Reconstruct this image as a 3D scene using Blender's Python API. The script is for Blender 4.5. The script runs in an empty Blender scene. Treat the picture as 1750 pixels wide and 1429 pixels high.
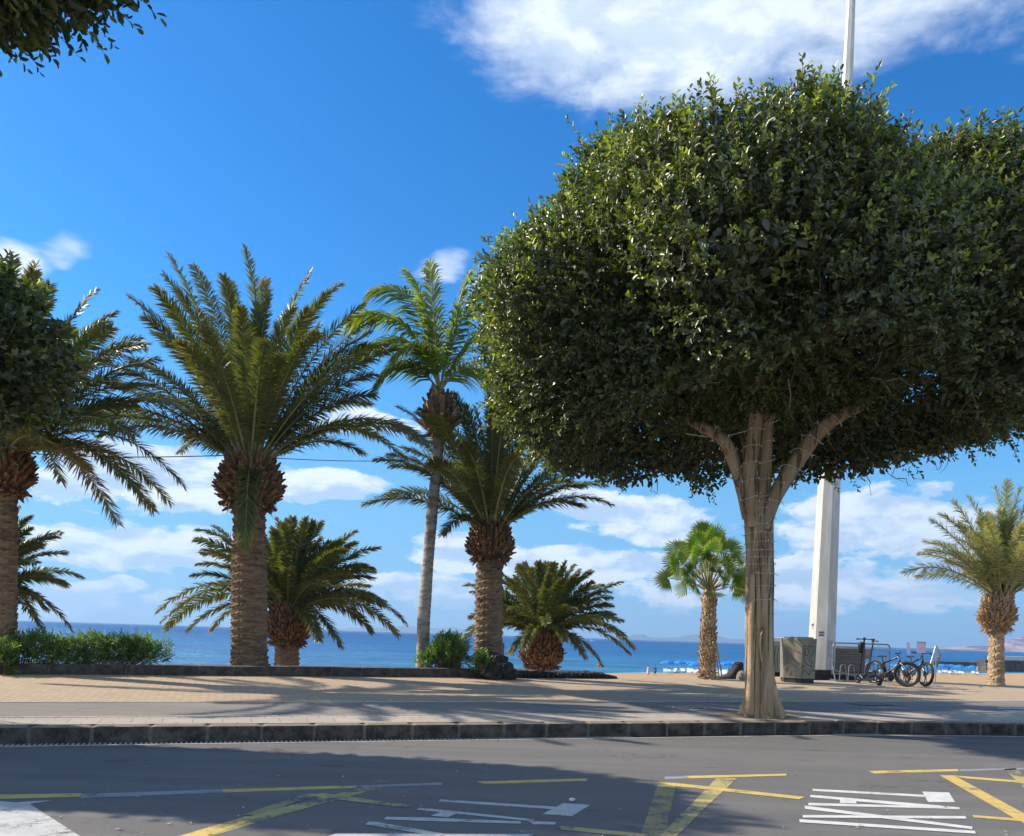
import bpy, bmesh, math, random
import numpy as np
from mathutils import Vector, Matrix
random.seed(7)
RNG = np.random.default_rng(11)
R = math.radians

# ------------------------------------------------------------------ camera
FPX, U0, V0, CAMH = 1400.0, 875.0, 1086.0, 1.6
TH = math.atan(0.031)
scene = bpy.context.scene
cam = bpy.data.objects.new("camera", bpy.data.cameras.new("camera"))
scene.collection.objects.link(cam)
cam.data.sensor_width = 36.0
cam.data.lens = 36.0 * FPX / 1750.0
cam.data.shift_y = (V0 - 714.5) / 1750.0
cam.data.clip_start = 0.1
cam.data.clip_end = 60000.0
ct, st = math.cos(TH), math.sin(TH)
cam.matrix_world = Matrix(((ct, -st, 0, 0), (0, 0, -1, 0), (st, ct, 0, CAMH), (0, 0, 0, 1)))
scene.camera = cam

# ------------------------------------------------------------------ light
SUN_EL = R(35)
LD = Vector((0.97, -0.24, 0)).normalized() * math.cos(SUN_EL)
LD.z = -math.sin(SUN_EL)
sun = bpy.data.objects.new("sun", bpy.data.lights.new("sun", 'SUN'))
scene.collection.objects.link(sun)
sun.data.energy = 5.0
sun.data.angle = R(0.55)
sun.data.color = (1.0, 0.90, 0.74)
sun.rotation_euler = LD.to_track_quat('-Z', 'Y').to_euler()

scene.view_settings.view_transform = 'Standard'
scene.view_settings.look = 'None'
scene.view_settings.gamma = 1
scene.view_settings.exposure = 0.6
scene.cycles.max_bounces = 8
scene.cycles.diffuse_bounces = 3
scene.cycles.glossy_bounces = 3
scene.cycles.transmission_bounces = 4
scene.cycles.transparent_max_bounces = 8
scene.cycles.volume_bounces = 0


def px(u, v, Y):
    """the point of the place at depth Y that the photo shows at u, v"""
    du, dv = u - U0, v - V0
    return Vector(((du * ct + dv * st) / FPX * Y, Y, CAMH + (-dv * ct + du * st) / FPX * Y))


def pz(u, v, z=0.0):
    d = px(u, v, 1.0) - Vector((0, 0, CAMH))
    k = (z - CAMH) / d.z
    return Vector((d.x * k, d.y * k, z))


# ------------------------------------------------------------------ node helpers
class NT:
    def __init__(self, nt):
        self.t = nt
        nt.nodes.clear()

    def n(self, kind, **kw):
        nd = self.t.nodes.new(kind)
        for k, v in kw.items():
            if k.startswith('i_'):
                key = k[2:]
                key = int(key) if key.isdigit() else key.replace('_', ' ')
                self.s(nd.inputs[key], v)
            else:
                setattr(nd, k, v)
        return nd

    def s(self, sock, v):
        if isinstance(v, bpy.types.NodeSocket):
            self.t.links.new(v, sock)
        else:
            sock.default_value = v

    def m(self, op, a, b=0.0, c=0.0, clamp=False):
        nd = self.t.nodes.new('ShaderNodeMath')
        nd.operation = op
        nd.use_clamp = clamp
        self.s(nd.inputs[0], a); self.s(nd.inputs[1], b); self.s(nd.inputs[2], c)
        return nd.outputs[0]

    def mr(self, v, a, b, c=0.0, d=1.0, smooth=True):
        nd = self.t.nodes.new('ShaderNodeMapRange')
        nd.interpolation_type = 'SMOOTHSTEP' if smooth else 'LINEAR'
        for i, x in enumerate((v, a, b, c, d)):
            self.s(nd.inputs[i], x)
        return nd.outputs[0]

    def mix(self, f, a, b, bt='MIX'):
        nd = self.t.nodes.new('ShaderNodeMix')
        nd.data_type = 'RGBA'; nd.blend_type = bt
        self.s(nd.inputs[0], f)
        for i, x in ((6, a), (7, b)):
            if isinstance(x, (tuple, list)) and len(x) == 3:
                x = (*x, 1)
            self.s(nd.inputs[i], x)
        return nd.outputs[2]

    def noise(self, vec, scale, detail=4, rough=0.55, dist=0.0):
        nd = self.n('ShaderNodeTexNoise', i_Scale=scale, i_Detail=detail, i_Roughness=rough, i_Distortion=dist)
        if vec is not None:
            self.s(nd.inputs['Vector'], vec)
        return nd.outputs['Fac']

    def map(self, vec, scale=(1, 1, 1), rot=(0, 0, 0), loc=(0, 0, 0)):
        nd = self.n('ShaderNodeMapping')
        self.s(nd.inputs['Vector'], vec)
        nd.inputs['Scale'].default_value = scale
        nd.inputs['Rotation'].default_value = rot
        nd.inputs['Location'].default_value = loc
        return nd.outputs[0]

    def obj(self):
        return self.n('ShaderNodeTexCoord').outputs['Object']

    def pos(self):
        return self.n('ShaderNodeNewGeometry').outputs['Position']

    def bump(self, h, strength=0.4, dist=0.02):
        nd = self.n('ShaderNodeBump', i_Strength=strength, i_Distance=dist)
        self.s(nd.inputs['Height'], h)
        return nd.outputs[0]

    def out(self, sh):
        o = self.n('ShaderNodeOutputMaterial')
        self.s(o.inputs['Surface'], sh)

    def bsdf(self, col, rough=0.8, normal=None, spec=0.4, metal=0.0):
        b = self.n('ShaderNodeBsdfPrincipled')
        if isinstance(col, (tuple, list)) and len(col) == 3:
            col = (*col, 1)
        self.s(b.inputs['Base Color'], col)
        self.s(b.inputs['Roughness'], rough)
        self.s(b.inputs['Specular IOR Level'], spec)
        self.s(b.inputs['Metallic'], metal)
        if normal is not None:
            self.s(b.inputs['Normal'], normal)
        return b.outputs[0]


def mat(name):
    m = bpy.data.materials.new(name)
    m.use_nodes = True
    return m, NT(m.node_tree)


def simple(name, col, rough=0.6, var=0.12, scale=6.0, bump=0.15, metal=0.0, spec=0.4):
    m, t = mat(name)
    p = t.obj()
    f = t.noise(p, scale, 5)
    f2 = t.mr(f, 0.3, 0.7)
    c = t.mix(f2, tuple(x * (1 - var) for x in col), tuple(min(1, x * (1 + var)) for x in col))
    t.out(t.bsdf(c, rough, t.bump(f, bump, 0.01), spec, metal))
    return m


# ------------------------------------------------------------------ sky
world = bpy.data.worlds.new("World")
scene.world = world
world.use_nodes = True
W = NT(world.node_tree)
tc = W.n('ShaderNodeTexCoord').outputs['Generated']
sky = W.n('ShaderNodeTexSky', sky_type='NISHITA', sun_disc=False)
sky.sun_elevation = SUN_EL
sky.sun_rotation = math.atan2(-LD.x, -LD.y)
sky.air_density = 1.0; sky.dust_density = 0.3; sky.ozone_density = 2.5
SKYS = 0.135
sep = W.n('ShaderNodeSeparateXYZ'); W.s(sep.inputs[0], tc)
dx, dy_, dz = sep.outputs
# deepen and saturate the blue aloft as the camera sees it
hs = W.n('ShaderNodeHueSaturation', i_Saturation=1.42, i_Value=1.0)
W.s(hs.inputs['Color'], sky.outputs[0])
skyc = W.mix(1.0, hs.outputs[0], (0.48, 0.84, 0.97), 'MULTIPLY')
# clouds live on a layer high above: plan coordinates of the view direction
el = W.m('MAXIMUM', dz, 0.0)
inv = W.m('DIVIDE', 1.0, W.m('ADD', el, 0.10))
cv = W.n('ShaderNodeCombineXYZ'); W.s(cv.inputs[0], W.m('MULTIPLY', dx, inv)); W.s(cv.inputs[1], W.m('MULTIPLY', dy_, inv))
cvec = cv.outputs[0]
ysafe = W.m('MAXIMUM', dy_, 0.05)
az = W.m('DIVIDE', dx, ysafe)
tz = W.m('DIVIDE', dz, ysafe)
# warp
wn1 = W.m('SUBTRACT', W.noise(W.map(tc, (1, 1, 2.2)), 5.5, 3), 0.5)
wn2 = W.m('SUBTRACT', W.noise(W.map(tc, (1, 1, 2.2), loc=(7, 3, 1)), 5.5, 3), 0.5)
az = W.m('ADD', az, W.m('MULTIPLY', wn1, 0.13))
tz = W.m('ADD', tz, W.m('MULTIPLY', wn2, 0.055))


def ell(u, v, ru, rv, amp=1.0):
    d = px(u, v, 1.0)
    a0, e0 = d.x, d.z - CAMH
    A = W.m('DIVIDE', W.m('SUBTRACT', az, a0), ru / FPX)
    E = W.m('DIVIDE', W.m('SUBTRACT', tz, e0), rv / FPX)
    q = W.m('ADD', W.m('MULTIPLY', A, A), W.m('MULTIPLY', E, E))
    return W.m('MULTIPLY', W.m('SUBTRACT', 1.0, q), amp)


CL = [(1090, 30, 380, 175, 1.35), (1340, -30, 480, 170, 1.2), (20, 455, 62, 50, .8), (125, 425, 45, 30, .35),
      (230, 820, 300, 70, 1.1), (560, 835, 140, 34, .95), (240, 940, 230, 42, .95), (780, 945, 115, 42, 1.2),
      (900, 960, 130, 34, .8), (1080, 885, 175, 42, 1.0), (1050, 965, 230, 38, .85), (1560, 900, 300, 85, .95), (760, 1020, 260, 40, .6),
      (1400, 1000, 420, 55, .75), (745, 455, 55, 26, .75), (640, 715, 110, 28, .7), (1600, 60, 200, 55, .42),
      (205, 998, 50, 16, .8), (290, 1018, 70, 18, .7), (100, 1020, 130, 26, .6), (850, 490, 60, 40, .5)]
mask = None
for e in CL:
    x = ell(*e)
    mask = x if mask is None else W.m('SMOOTH_MAX', mask, x, 0.25)
mask = W.m('MAXIMUM', mask, -1.0)
n1 = W.noise(W.map(tc, (1, 1, 2.6)), 9.0, 9, 0.6, 0.25)
n2 = W.noise(W.map(tc, (1, 1, 2.2), loc=(3, 1, 5)), 24.0, 6, 0.6)
nz = W.m('ADD', W.m('MULTIPLY', W.m('SUBTRACT', n1, 0.5), 2.3), W.m('MULTIPLY', W.m('SUBTRACT', n2, 0.5), W.mr(tz, .25, .5, 1.7, .7)))
dens = W.mr(W.m('ADD', W.m('MULTIPLY', mask, 1.0), nz), W.mr(tz, .25, .5, .10, -.15), W.mr(tz, .25, .5, .52, 1.15))
# unseen clouds added behind the camera, as neutral fill light for the shadows
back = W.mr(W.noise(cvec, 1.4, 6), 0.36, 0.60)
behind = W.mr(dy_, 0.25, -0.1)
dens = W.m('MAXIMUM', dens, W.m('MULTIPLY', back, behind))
dens = W.m('MULTIPLY', dens, W.mr(dz, -0.005, 0.01))
n3 = W.noise(W.map(tc, (1, 1, 2.6), loc=(0.0, 0.0, 0.035)), 9.0, 9, 0.6, 0.25)
lit = W.mr(W.m('SUBTRACT', n1, n3), -0.10, 0.09)   # brighter where the mass thins upward
thick = W.mr(dens, 0.25, 1.0)
ccol = W.mix(lit, (0.36, 0.53, 0.80), (0.84, 0.91, 0.98))
ccol = W.mix(W.m('MULTIPLY', W.mr(thick, 0, 1, .15, .8), W.mr(tz, .25, .5, 1, .55)), (0.84, 0.91, 0.98), ccol)
ccol = W.mix(W.mr(W.m('ADD', az, 0.0), 0.2, 0.65, 0.0, 0.35), ccol, (0.46, 0.55, 0.74))
veil = W.mr(tz, 0.42, 0.05, 0.0, 0.85)
skyc = W.mix(veil, skyc, tuple(c / SKYS for c in (0.135, 0.345, 0.60)))
cl_s = W.n('ShaderNodeVectorMath', operation='SCALE'); W.s(cl_s.inputs[0], ccol); cl_s.inputs['Scale'].default_value = 0.80 / SKYS
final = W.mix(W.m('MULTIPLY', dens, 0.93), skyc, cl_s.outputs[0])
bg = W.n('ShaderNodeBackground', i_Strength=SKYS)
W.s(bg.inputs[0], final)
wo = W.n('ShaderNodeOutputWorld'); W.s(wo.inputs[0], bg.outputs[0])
world.cycles.sampling_method = 'MANUAL'
world.cycles.sample_map_resolution = 512

# ------------------------------------------------------------------ object helpers
COL = scene.collection


def tag(o, label=None, cat=None, group=None, kind=None):
    if label: o['label'] = label
    if cat: o['category'] = cat
    if group: o['group'] = group
    if kind: o['kind'] = kind
    return o


def thing(name, label, cat, loc=(0, 0, 0), rz=0.0, group=None):
    o = bpy.data.objects.new(name, None)
    o.empty_display_size = 0.2
    COL.objects.link(o)
    o.location = loc
    o.rotation_euler = (0, 0, rz)
    return tag(o, label, cat, group)


def dup(o, parent=None):
    c = o.copy()
    COL.objects.link(c)
    if parent is not None:
        c.parent = parent
    for ch in list(o.children):
        dup(ch, c)
    return c


def link(name, me, parent=None):
    o = bpy.data.objects.new(name, me)
    COL.objects.link(o)
    if parent is not None:
        o.parent = parent
    return o


def frame(d):
    d = d.normalized()
    a = Vector((0, 0, 1)) if abs(d.z) < 0.9 else Vector((1, 0, 0))
    s = d.cross(a).normalized()
    return s, s.cross(d).normalized()


class MB:
    def __init__(self):
        self.v = []; self.f = []; self.mi = []; self.cur = 0

    def vf(self, vs, fs):
        k = len(self.v)
        self.v += [tuple(x) for x in vs]
        self.f += [tuple(i + k for i in q) for q in fs]
        self.mi += [self.cur] * len(fs)

    def tube(self, pts, r, seg=8, caps=True, closed=False):
        pts = [Vector(p) for p in pts]
        n = len(pts)
        rs = r if isinstance(r, (list, tuple)) else [r] * n
        vs, fs = [], []
        prev = None
        for i, p in enumerate(pts):
            if closed:
                d = pts[(i + 1) % n] - pts[i - 1]
            else:
                d = pts[min(i + 1, n - 1)] - pts[max(i - 1, 0)]
            if d.length < 1e-9: d = Vector((0, 0, 1))
            d.normalize()
            if prev is None:
                s, u = frame(d)
            else:
                s = (prev - d * prev.dot(d))
                s = s.normalized() if s.length > 1e-6 else frame(d)[0]
                u = s.cross(d)
            prev = s
            for k in range(seg):
                a = 2 * math.pi * k / seg
                vs.append(p + (s * math.cos(a) + u * math.sin(a)) * rs[i])
        m = n if closed else n - 1
        for i in range(m):
            for k in range(seg):
                a, b = i * seg + k, i * seg + (k + 1) % seg
                j = (i + 1) % n
                fs.append((a, b, j * seg + (k + 1) % seg, j * seg + k))
        if caps and not closed:
            fs.append(tuple(reversed(range(seg))))
            fs.append(tuple((n - 1) * seg + k for k in range(seg)))
        self.vf(vs, fs)

    def box(self, c, s, rz=0.0, bev=0.0, tilt=None):
        bm = bmesh.new()
        bmesh.ops.create_cube(bm, size=1)
        bmesh.ops.scale(bm, vec=Vector(s), verts=bm.verts)
        if bev:
            bmesh.ops.bevel(bm, geom=list(bm.edges), offset=bev, segments=2, affect='EDGES', profile=0.6)
        M = Matrix.Rotation(rz, 4, 'Z')
        if tilt is not None:
            M = M @ tilt
        vs = [Vector(c) + M @ v.co for v in bm.verts]
        bm.verts.index_update()
        fs = [[v.index for v in f.verts] for f in bm.faces]
        bm.free()
        self.vf(vs, fs)

    def prism(self, poly, z0, z1):
        n = len(poly)
        vs = [(x, y, z0) for x, y in poly] + [(x, y, z1) for x, y in poly]
        fs = [tuple(reversed(range(n))), tuple(range(n, 2 * n))] + [(i, (i + 1) % n, n + (i + 1) % n, n + i) for i in range(n)]
        self.vf(vs, fs)

    def lathe(self, c, prof, seg=24, rot=None):
        c = Vector(c); vs = []; fs = []
        for r, z in prof:
            for k in range(seg):
                a = 2 * math.pi * k / seg
                p = Vector((r * math.cos(a), r * math.sin(a), z))
                vs.append(c + (rot @ p if rot is not None else p))
        for i in range(len(prof) - 1):
            for k in range(seg):
                fs.append((i * seg + k, i * seg + (k + 1) % seg, (i + 1) * seg + (k + 1) % seg, (i + 1) * seg + k))
        fs.append(tuple(reversed(range(seg)))); fs.append(tuple((len(prof) - 1) * seg + k for k in range(seg)))
        self.vf(vs, fs)

    def build(self, name, mats, parent=None, smooth=False):
        me = bpy.data.meshes.new(name)
        me.from_pydata([tuple(v) for v in self.v], [], self.f)
        if not isinstance(mats, (list, tuple)): mats = [mats]
        for m in mats: me.materials.append(m)
        me.polygons.foreach_set('material_index', self.mi)
        if smooth:
            me.polygons.foreach_set('use_smooth', [True] * len(me.polygons))
        me.update()
        return link(name, me, parent)


def np_mesh(name, V, Q, T, mats, qi=None, ti=None, qr=None, tr=None, qo=None, to=None, parent=None, smooth=False):
    """quads Q and triangles T with per-face material, rnd and old values"""
    me = bpy.data.meshes.new(name)
    V = np.asarray(V, np.float32); nq, nt = len(Q), len(T)
    me.vertices.add(len(V)); me.vertices.foreach_set('co', V.ravel())
    idx = np.concatenate([np.asarray(Q, np.int32).ravel(), np.asarray(T, np.int32).ravel()])
    me.loops.add(len(idx)); me.loops.foreach_set('vertex_index', idx)
    me.polygons.add(nq + nt)
    ls = np.concatenate([np.arange(nq) * 4, nq * 4 + np.arange(nt) * 3]).astype(np.int32)
    me.polygons.foreach_set('loop_start', ls)
    z = lambda a, n: np.zeros(n, np.float32) if a is None else np.asarray(a, np.float32)
    mi = np.concatenate([z(qi, nq), z(ti, nt)]).astype(np.int32)
    for m in mats: me.materials.append(m)
    me.polygons.foreach_set('material_index', mi)
    if smooth: me.polygons.foreach_set('use_smooth', np.ones(nq + nt, bool))
    a = me.attributes.new('rnd', 'FLOAT', 'FACE'); a.data.foreach_set('value', np.concatenate([z(qr, nq), z(tr, nt)]))
    a = me.attributes.new('old', 'FLOAT', 'FACE'); a.data.foreach_set('value', np.concatenate([z(qo, nq), z(to, nt)]))
    me.update(calc_edges=True)
    me.validate()
    return link(name, me, parent)


def nrm(a):
    return a / np.maximum(np.linalg.norm(a, axis=-1, keepdims=True), 1e-9)


# ------------------------------------------------------------------ leaf materials
def leafmat(name, dark, light, dry, rough=0.45, trans=0.35, spec=0.5, tcol=(1.3, 1.5, 0.5)):
    m, t = mat(name)
    r = t.n('ShaderNodeAttribute', attribute_name='rnd').outputs['Fac']
    o = t.n('ShaderNodeAttribute', attribute_name='old').outputs['Fac']
    c = t.mix(r, dark, light)
    c = t.mix(o, c, dry)
    b = t.bsdf(c, rough, None, spec)
    tl = t.n('ShaderNodeBsdfTranslucent')
    t.s(tl.inputs[0], t.mix(1.0, c, (*tcol, 1), 'MULTIPLY'))
    mx = t.n('ShaderNodeMixShader', i_0=trans)
    t.s(mx.inputs[1], b); t.s(mx.inputs[2], tl.outputs[0])
    t.out(mx.outputs[0])
    return m
# ------------------------------------------------------------------ ground frame
K0, K1 = pz(0, 1273), pz(1470, 1254)
tv = (K1 - K0).normalized(); nv = Vector((-tv.y, tv.x, 0))
KH, SL = 0.22, 0.031


def prom_z(b): return KH + SL * b


def ab(p):
    d = Vector(p) - K0
    return d.dot(tv), d.dot(nv)


def wp(a, b, z=0.0):
    q = K0 + tv * a + nv * b
    return Vector((q.x, q.y, z))


def pp(u, v, dz=0.0):
    """photo point on the gently rising promenade"""
    d = px(u, v, 1.0) - Vector((0, 0, CAMH))
    # z = KH + SL*b(x,y)
    A = d.dot(nv) * SL
    k = (KH + dz + SL * (-K0.dot(nv)) - CAMH) / (d.z - A)
    return Vector((0, 0, CAMH)) + d * k


def kerb_off(a):
    """the kerb bends gently back towards the road at the right"""
    x = max(0.0, a - 12.0)
    return -0.030 * x * x / (1 + 0.06 * x)


# ------------------------------------------------------------------ ground materials
def asphalt(name, lo, hi, worn, fine=220.0):
    m, t = mat(name)
    p = t.pos()
    g = t.noise(p, fine, 2, 0.6)
    v = t.n('ShaderNodeTexVoronoi', i_Scale=90.0); t.s(v.inputs['Vector'], p)
    big = t.noise(t.map(p, (0.5, 1.4, 1), rot=(0, 0, -0.33)), 0.9, 5)
    c = t.mix(t.mr(g, 0.3, 0.72), lo, hi)
    c = t.mix(t.mr(big, 0.35, 0.7, 0, 0.45), c, worn)
    sp = t.mr(v.outputs['Distance'], 0.18, 0.05, 0, 0.5)
    c = t.mix(sp, c, tuple(x * 1.7 for x in hi))
    st = t.mr(t.noise(p, 3.1, 6, 0.7), 0.60, 0.72, 0, 0.45)
    c = t.mix(st, c, tuple(x * .6 for x in lo))
    ag = t.noise(p, 48, 3, .8)
    c = t.mix(t.mr(ag, .56, .70, 0, .5), c, tuple(x * 1.45 for x in hi))
    c = t.mix(t.mr(ag, .44, .32, 0, .45), c, tuple(x * .55 for x in lo))
    # wheel-polished lanes along the street, pale scuffs and hairline cracks
    lane = t.noise(t.map(p, (.10, 1.9, 1), rot=(0, 0, -0.336)), 1.0, 5, .6)
    c = t.mix(t.mr(lane, .40, .66, 0, .40), c, tuple(x * 1.18 for x in worn))
    cv_ = t.n('ShaderNodeTexVoronoi', feature='DISTANCE_TO_EDGE', i_Scale=.55)
    wv_ = t.n('ShaderNodeVectorMath', operation='ADD'); t.s(wv_.inputs[0], p)
    nw = t.n('ShaderNodeTexNoise', i_Scale=2.2, i_Detail=5); t.s(nw.inputs['Vector'], p)
    sc3 = t.n('ShaderNodeVectorMath', operation='SCALE'); t.s(sc3.inputs[0], nw.outputs['Color']); sc3.inputs['Scale'].default_value = .9
    t.s(wv_.inputs[1], sc3.outputs[0]); t.s(cv_.inputs['Vector'], wv_.outputs[0])
    crk = t.m('MULTIPLY', t.mr(cv_.outputs['Distance'], .010, .003), t.mr(t.noise(p, .5, 2), .5, .62, 0, .45))
    c = t.mix(crk, c, tuple(x * .55 for x in lo))
    oil = t.mr(t.noise(t.map(p, (1, 1.6, 1), loc=(4, 9, 0)), 1.3, 3), .64, .72, 0, .35)
    c = t.mix(oil, c, tuple(x * .45 for x in lo))
    t.out(t.bsdf(c, 0.85, t.bump(g, 0.5, 0.006), 0.35))
    return m


M_road = asphalt('road_asphalt', (0.088, 0.084, 0.081), (0.175, 0.167, 0.160), (0.168, 0.157, 0.148))
M_cycle = asphalt('cycle_asphalt', (0.16, 0.145, 0.13), (0.25, 0.225, 0.20), (0.24, 0.215, 0.19))


def paving(name, c1, c2, mort, bw, bh, rot, var):
    m, t = mat(name)
    p = t.pos()
    q = t.map(p, (1, 1, 1), rot=(0, 0, rot))
    br = t.n('ShaderNodeTexBrick', offset=0.5)
    t.s(br.inputs['Vector'], q)
    br.inputs['Scale'].default_value = 1.0
    br.inputs['Brick Width'].default_value = bw; br.inputs['Row Height'].default_value = bh
    br.inputs['Mortar Size'].default_value = 0.008
    br.inputs['Mortar Smooth'].default_value = 0.3
    br.inputs['Color1'].default_value = (*c1, 1); br.inputs['Color2'].default_value = (*c2, 1)
    br.inputs['Mortar'].default_value = (*mort, 1)
    g = t.noise(p, 60, 4, 0.7)
    big = t.noise(p, 0.7, 5)
    c = t.mix(t.mr(g, 0.25, 0.8, 0, 0.55), br.outputs[0], tuple(x * .62 for x in c1))
    c = t.mix(t.mr(big, 0.35, 0.7, 0, 0.35), c, var)
    h = t.m('SUBTRACT', g, t.m('MULTIPLY', br.outputs['Fac'], 1.2))
    t.out(t.bsdf(c, 0.85, t.bump(h, 0.5, 0.008), 0.3))
    return m


ROT = -math.atan2(tv.y, tv.x)
M_prom = paving('promenade_paving', (0.53, 0.40, 0.265), (0.43, 0.32, 0.215), (0.26, 0.19, 0.13), 0.20, 0.10, ROT + .78, (0.42, 0.33, 0.235))
M_strip = paving('pavement_slabs', (0.50, 0.43, 0.36), (0.42, 0.36, 0.31), (0.22, 0.18, 0.15), 0.40, 0.40, ROT, (0.34, 0.28, 0.24))


def basalt(name, lo, hi, scale=9.0, dust=None):
    m, t = mat(name)
    p = t.obj()
    n = t.noise(p, scale, 8, 0.65)
    n2 = t.noise(p, scale * 9, 3, 0.6)
    c = t.mix(t.mr(n, 0.35, 0.68), lo, hi)
    c = t.mix(t.mr(n2, 0.55, 0.75, 0, 0.5), c, tuple(x * 1.8 for x in hi))
    h = t.m('ADD', n, t.m('MULTIPLY', n2, 0.5))
    if dust:
        g = t.n('ShaderNodeNewGeometry'); s3 = t.n('ShaderNodeSeparateXYZ'); t.s(s3.inputs[0], g.outputs['True Normal'])
        c = t.mix(t.m('MULTIPLY', t.mr(s3.outputs[2], .3, .9), t.mr(n2, .3, .6, .45, .9)), c, dust)
    t.out(t.bsdf(c, 0.9, t.bump(h, 0.8, 0.02), 0.25))
    return m


M_kerb = basalt('kerb_basalt', (0.034, 0.030, 0.027), (0.115, 0.098, 0.082), 5.0, (.30, .24, .18))
M_wall = basalt('wall_basalt', (0.045, 0.040, 0.038), (0.11, 0.098, 0.09), 6.0, (.20, .17, .14))
M_lava = basalt('lava_rock', (0.022, 0.021, 0.024), (0.075, 0.068, 0.066), 14.0)
M_mortar = simple('mortar', (0.15, 0.125, 0.10), 0.95, 0.2, 20)
M_gutter = simple('gutter_concrete', (0.42, 0.39, 0.36), 0.9, 0.25, 14)
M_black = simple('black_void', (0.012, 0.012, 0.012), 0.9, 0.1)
M_soil = simple('bed_soil', (0.10, 0.07, 0.045), 0.95, 0.4, 12, 0.6)


def paint(name, col, road_lo=(0.12, 0.115, 0.11), wear=0.5, fade=0.0):
    m, t = mat(name)
    p = t.pos()
    n = t.noise(p, 17, 8, 0.82)
    b = t.noise(p, 2.3, 4, 0.6)
    w = t.mr(t.m('ADD', n, t.m('MULTIPLY', t.m('SUBTRACT', b, 0.5), 0.9)), 0.50 + 0.28 * (1 - wear), 0.66 + 0.28 * (1 - wear), fade, 1)
    w2 = t.mr(t.noise(p, 7, 4), 0.35, 0.7)
    c = t.mix(w2, col, tuple(x * .82 for x in col))
    c = t.mix(w, c, road_lo)
    t.out(t.bsdf(c, 0.75, t.bump(n, 0.3, 0.004), 0.35))
    return m


M_yel = paint('yellow_paint', (0.60, 0.44, 0.13), wear=0.80)
M_yelworn = paint('worn_yellow_paint', (0.44, 0.37, 0.16), wear=1.1)
M_yelold = paint('old_yellow_paint', (0.40, 0.33, 0.13), wear=1.15, fade=0.2)
M_white = paint('white_paint', (0.62, 0.61, 0.60), wear=0.66)
M_whiteworn = paint('worn_white_paint', (0.50, 0.50, 0.49), wear=0.9)
M_grey = paint('blacked_out_paint', (0.30, 0.32, 0.34), wear=0.75, fade=0.1)


def sheet(name, pts, m, parent=None, kind='structure', thick=0.0):
    """a flat polygon sheet from world points (concave allowed)"""
    bm = bmesh.new()
    vs = [bm.verts.new(p) for p in pts]
    f = bm.faces.new(vs)
    f.normal_update()
    if f.normal.z < 0: f.normal_flip()
    bmesh.ops.triangulate(bm, faces=bm.faces[:], ngon_method='EAR_CLIP')
    me = bpy.data.meshes.new(name); bm.to_mesh(me); bm.free()
    me.materials.append(m)
    o = link(name, me, parent)
    if parent is None: tag(o, kind=kind)
    return o


def strip(name, As, bf0, bf1, zf, m, kind='structure'):
    """a band along the street between two offsets"""
    V = []; F = []
    for a in As:
        b0, b1 = bf0(a), bf1(a)
        V += [tuple(wp(a, b0, zf(a, b0))), tuple(wp(a, b1, zf(a, b1)))]
    for i in range(len(As) - 1):
        F.append((2 * i, 2 * i + 2, 2 * i + 3, 2 * i + 1))
    me = bpy.data.meshes.new(name); me.from_pydata(V, [], F); me.materials.append(m); me.update()
    o = link(name, me)
    return tag(o, kind=kind)


As = [x * 1.0 for x in range(-60, 121)]
# boundary offsets measured from the photo
def line_b(pts):
    L = [ab(pp(u, v)) for u, v in pts]
    (a0, b0), (a1, b1) = L[0], L[-1]
    s = (b1 - b0) / (a1 - a0)
    return lambda a: b0 + s * (a - a0)


B_cyc0 = line_b([(60, 1226), (1100, 1220)])
B_cyc1 = line_b([(0, 1200), (1050, 1199)])
B_edge = line_b([(300, 1154), (1650, 1170)])
cyc0 = lambda a: max(B_cyc0(a), 0.9)
cyc1 = lambda a: B_cyc1(a)
road = strip('road', As, lambda a: -30.0, lambda a: kerb_off(a) + 0.002, lambda a, b: 0.0, M_road)
strip('near_pavement', As, lambda a: -40.0, lambda a: -12.6 - 0.30 * 0, lambda a, b: 0.14, M_strip)
PZ = lambda a, b: prom_z(b)
strip('pavement', As, lambda a: kerb_off(a) + 0.26, lambda a: cyc0(a), PZ, M_strip)
strip('cycle_path', As, cyc0, cyc1, lambda a, b: prom_z(b) - 0.002, M_cycle)
strip('promenade', As, cyc1, lambda a: B_edge(a) + 0.9, lambda a, b: prom_z(b), M_prom)
# pale edging of the cycle path
ed = MB()
for a0 in range(-40, 90):
    for bf in (cyc0, cyc1):
        for (x0, x1) in ((a0 + .01, a0 + .49), (a0 + .51, a0 + .99)):
            b = bf(x0)
            c = wp((x0 + x1) / 2, b + .0, prom_z(b) - 0.03)
            ed.box(c, (x1 - x0, 0.07, 0.075), math.atan2(tv.y, tv.x))
tag(ed.build('cycle_path_edging', simple('edging_stone', (0.50, 0.44, 0.38), 0.85, .15, 9)), kind='structure')

# kerb stones
kb = MB(); km = MB()
a = -40.0; step = 0.72
while a < 80:
    L = step - 0.022
    b0, b1 = kerb_off(a), kerb_off(a + step)
    ang = math.atan2(tv.y, tv.x) + math.atan2(b1 - b0, step)
    c = wp(a + step / 2, (b0 + b1) / 2 + 0.14 + random.uniform(-.007, .007), KH / 2 - 0.05)
    kb.box(c, (L, 0.28, KH + 0.115 + random.uniform(-.006, .004)), ang + random.uniform(-.005, .005), 0.05)
    km.box(wp(a + step, b1 + 0.145, KH / 2 - 0.055), (0.06, 0.26, KH + 0.09), ang)
    a += step
tag(kb.build('kerb', M_kerb), kind='structure')
tag(km.build('kerb_joints', M_mortar), kind='structure')
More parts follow.
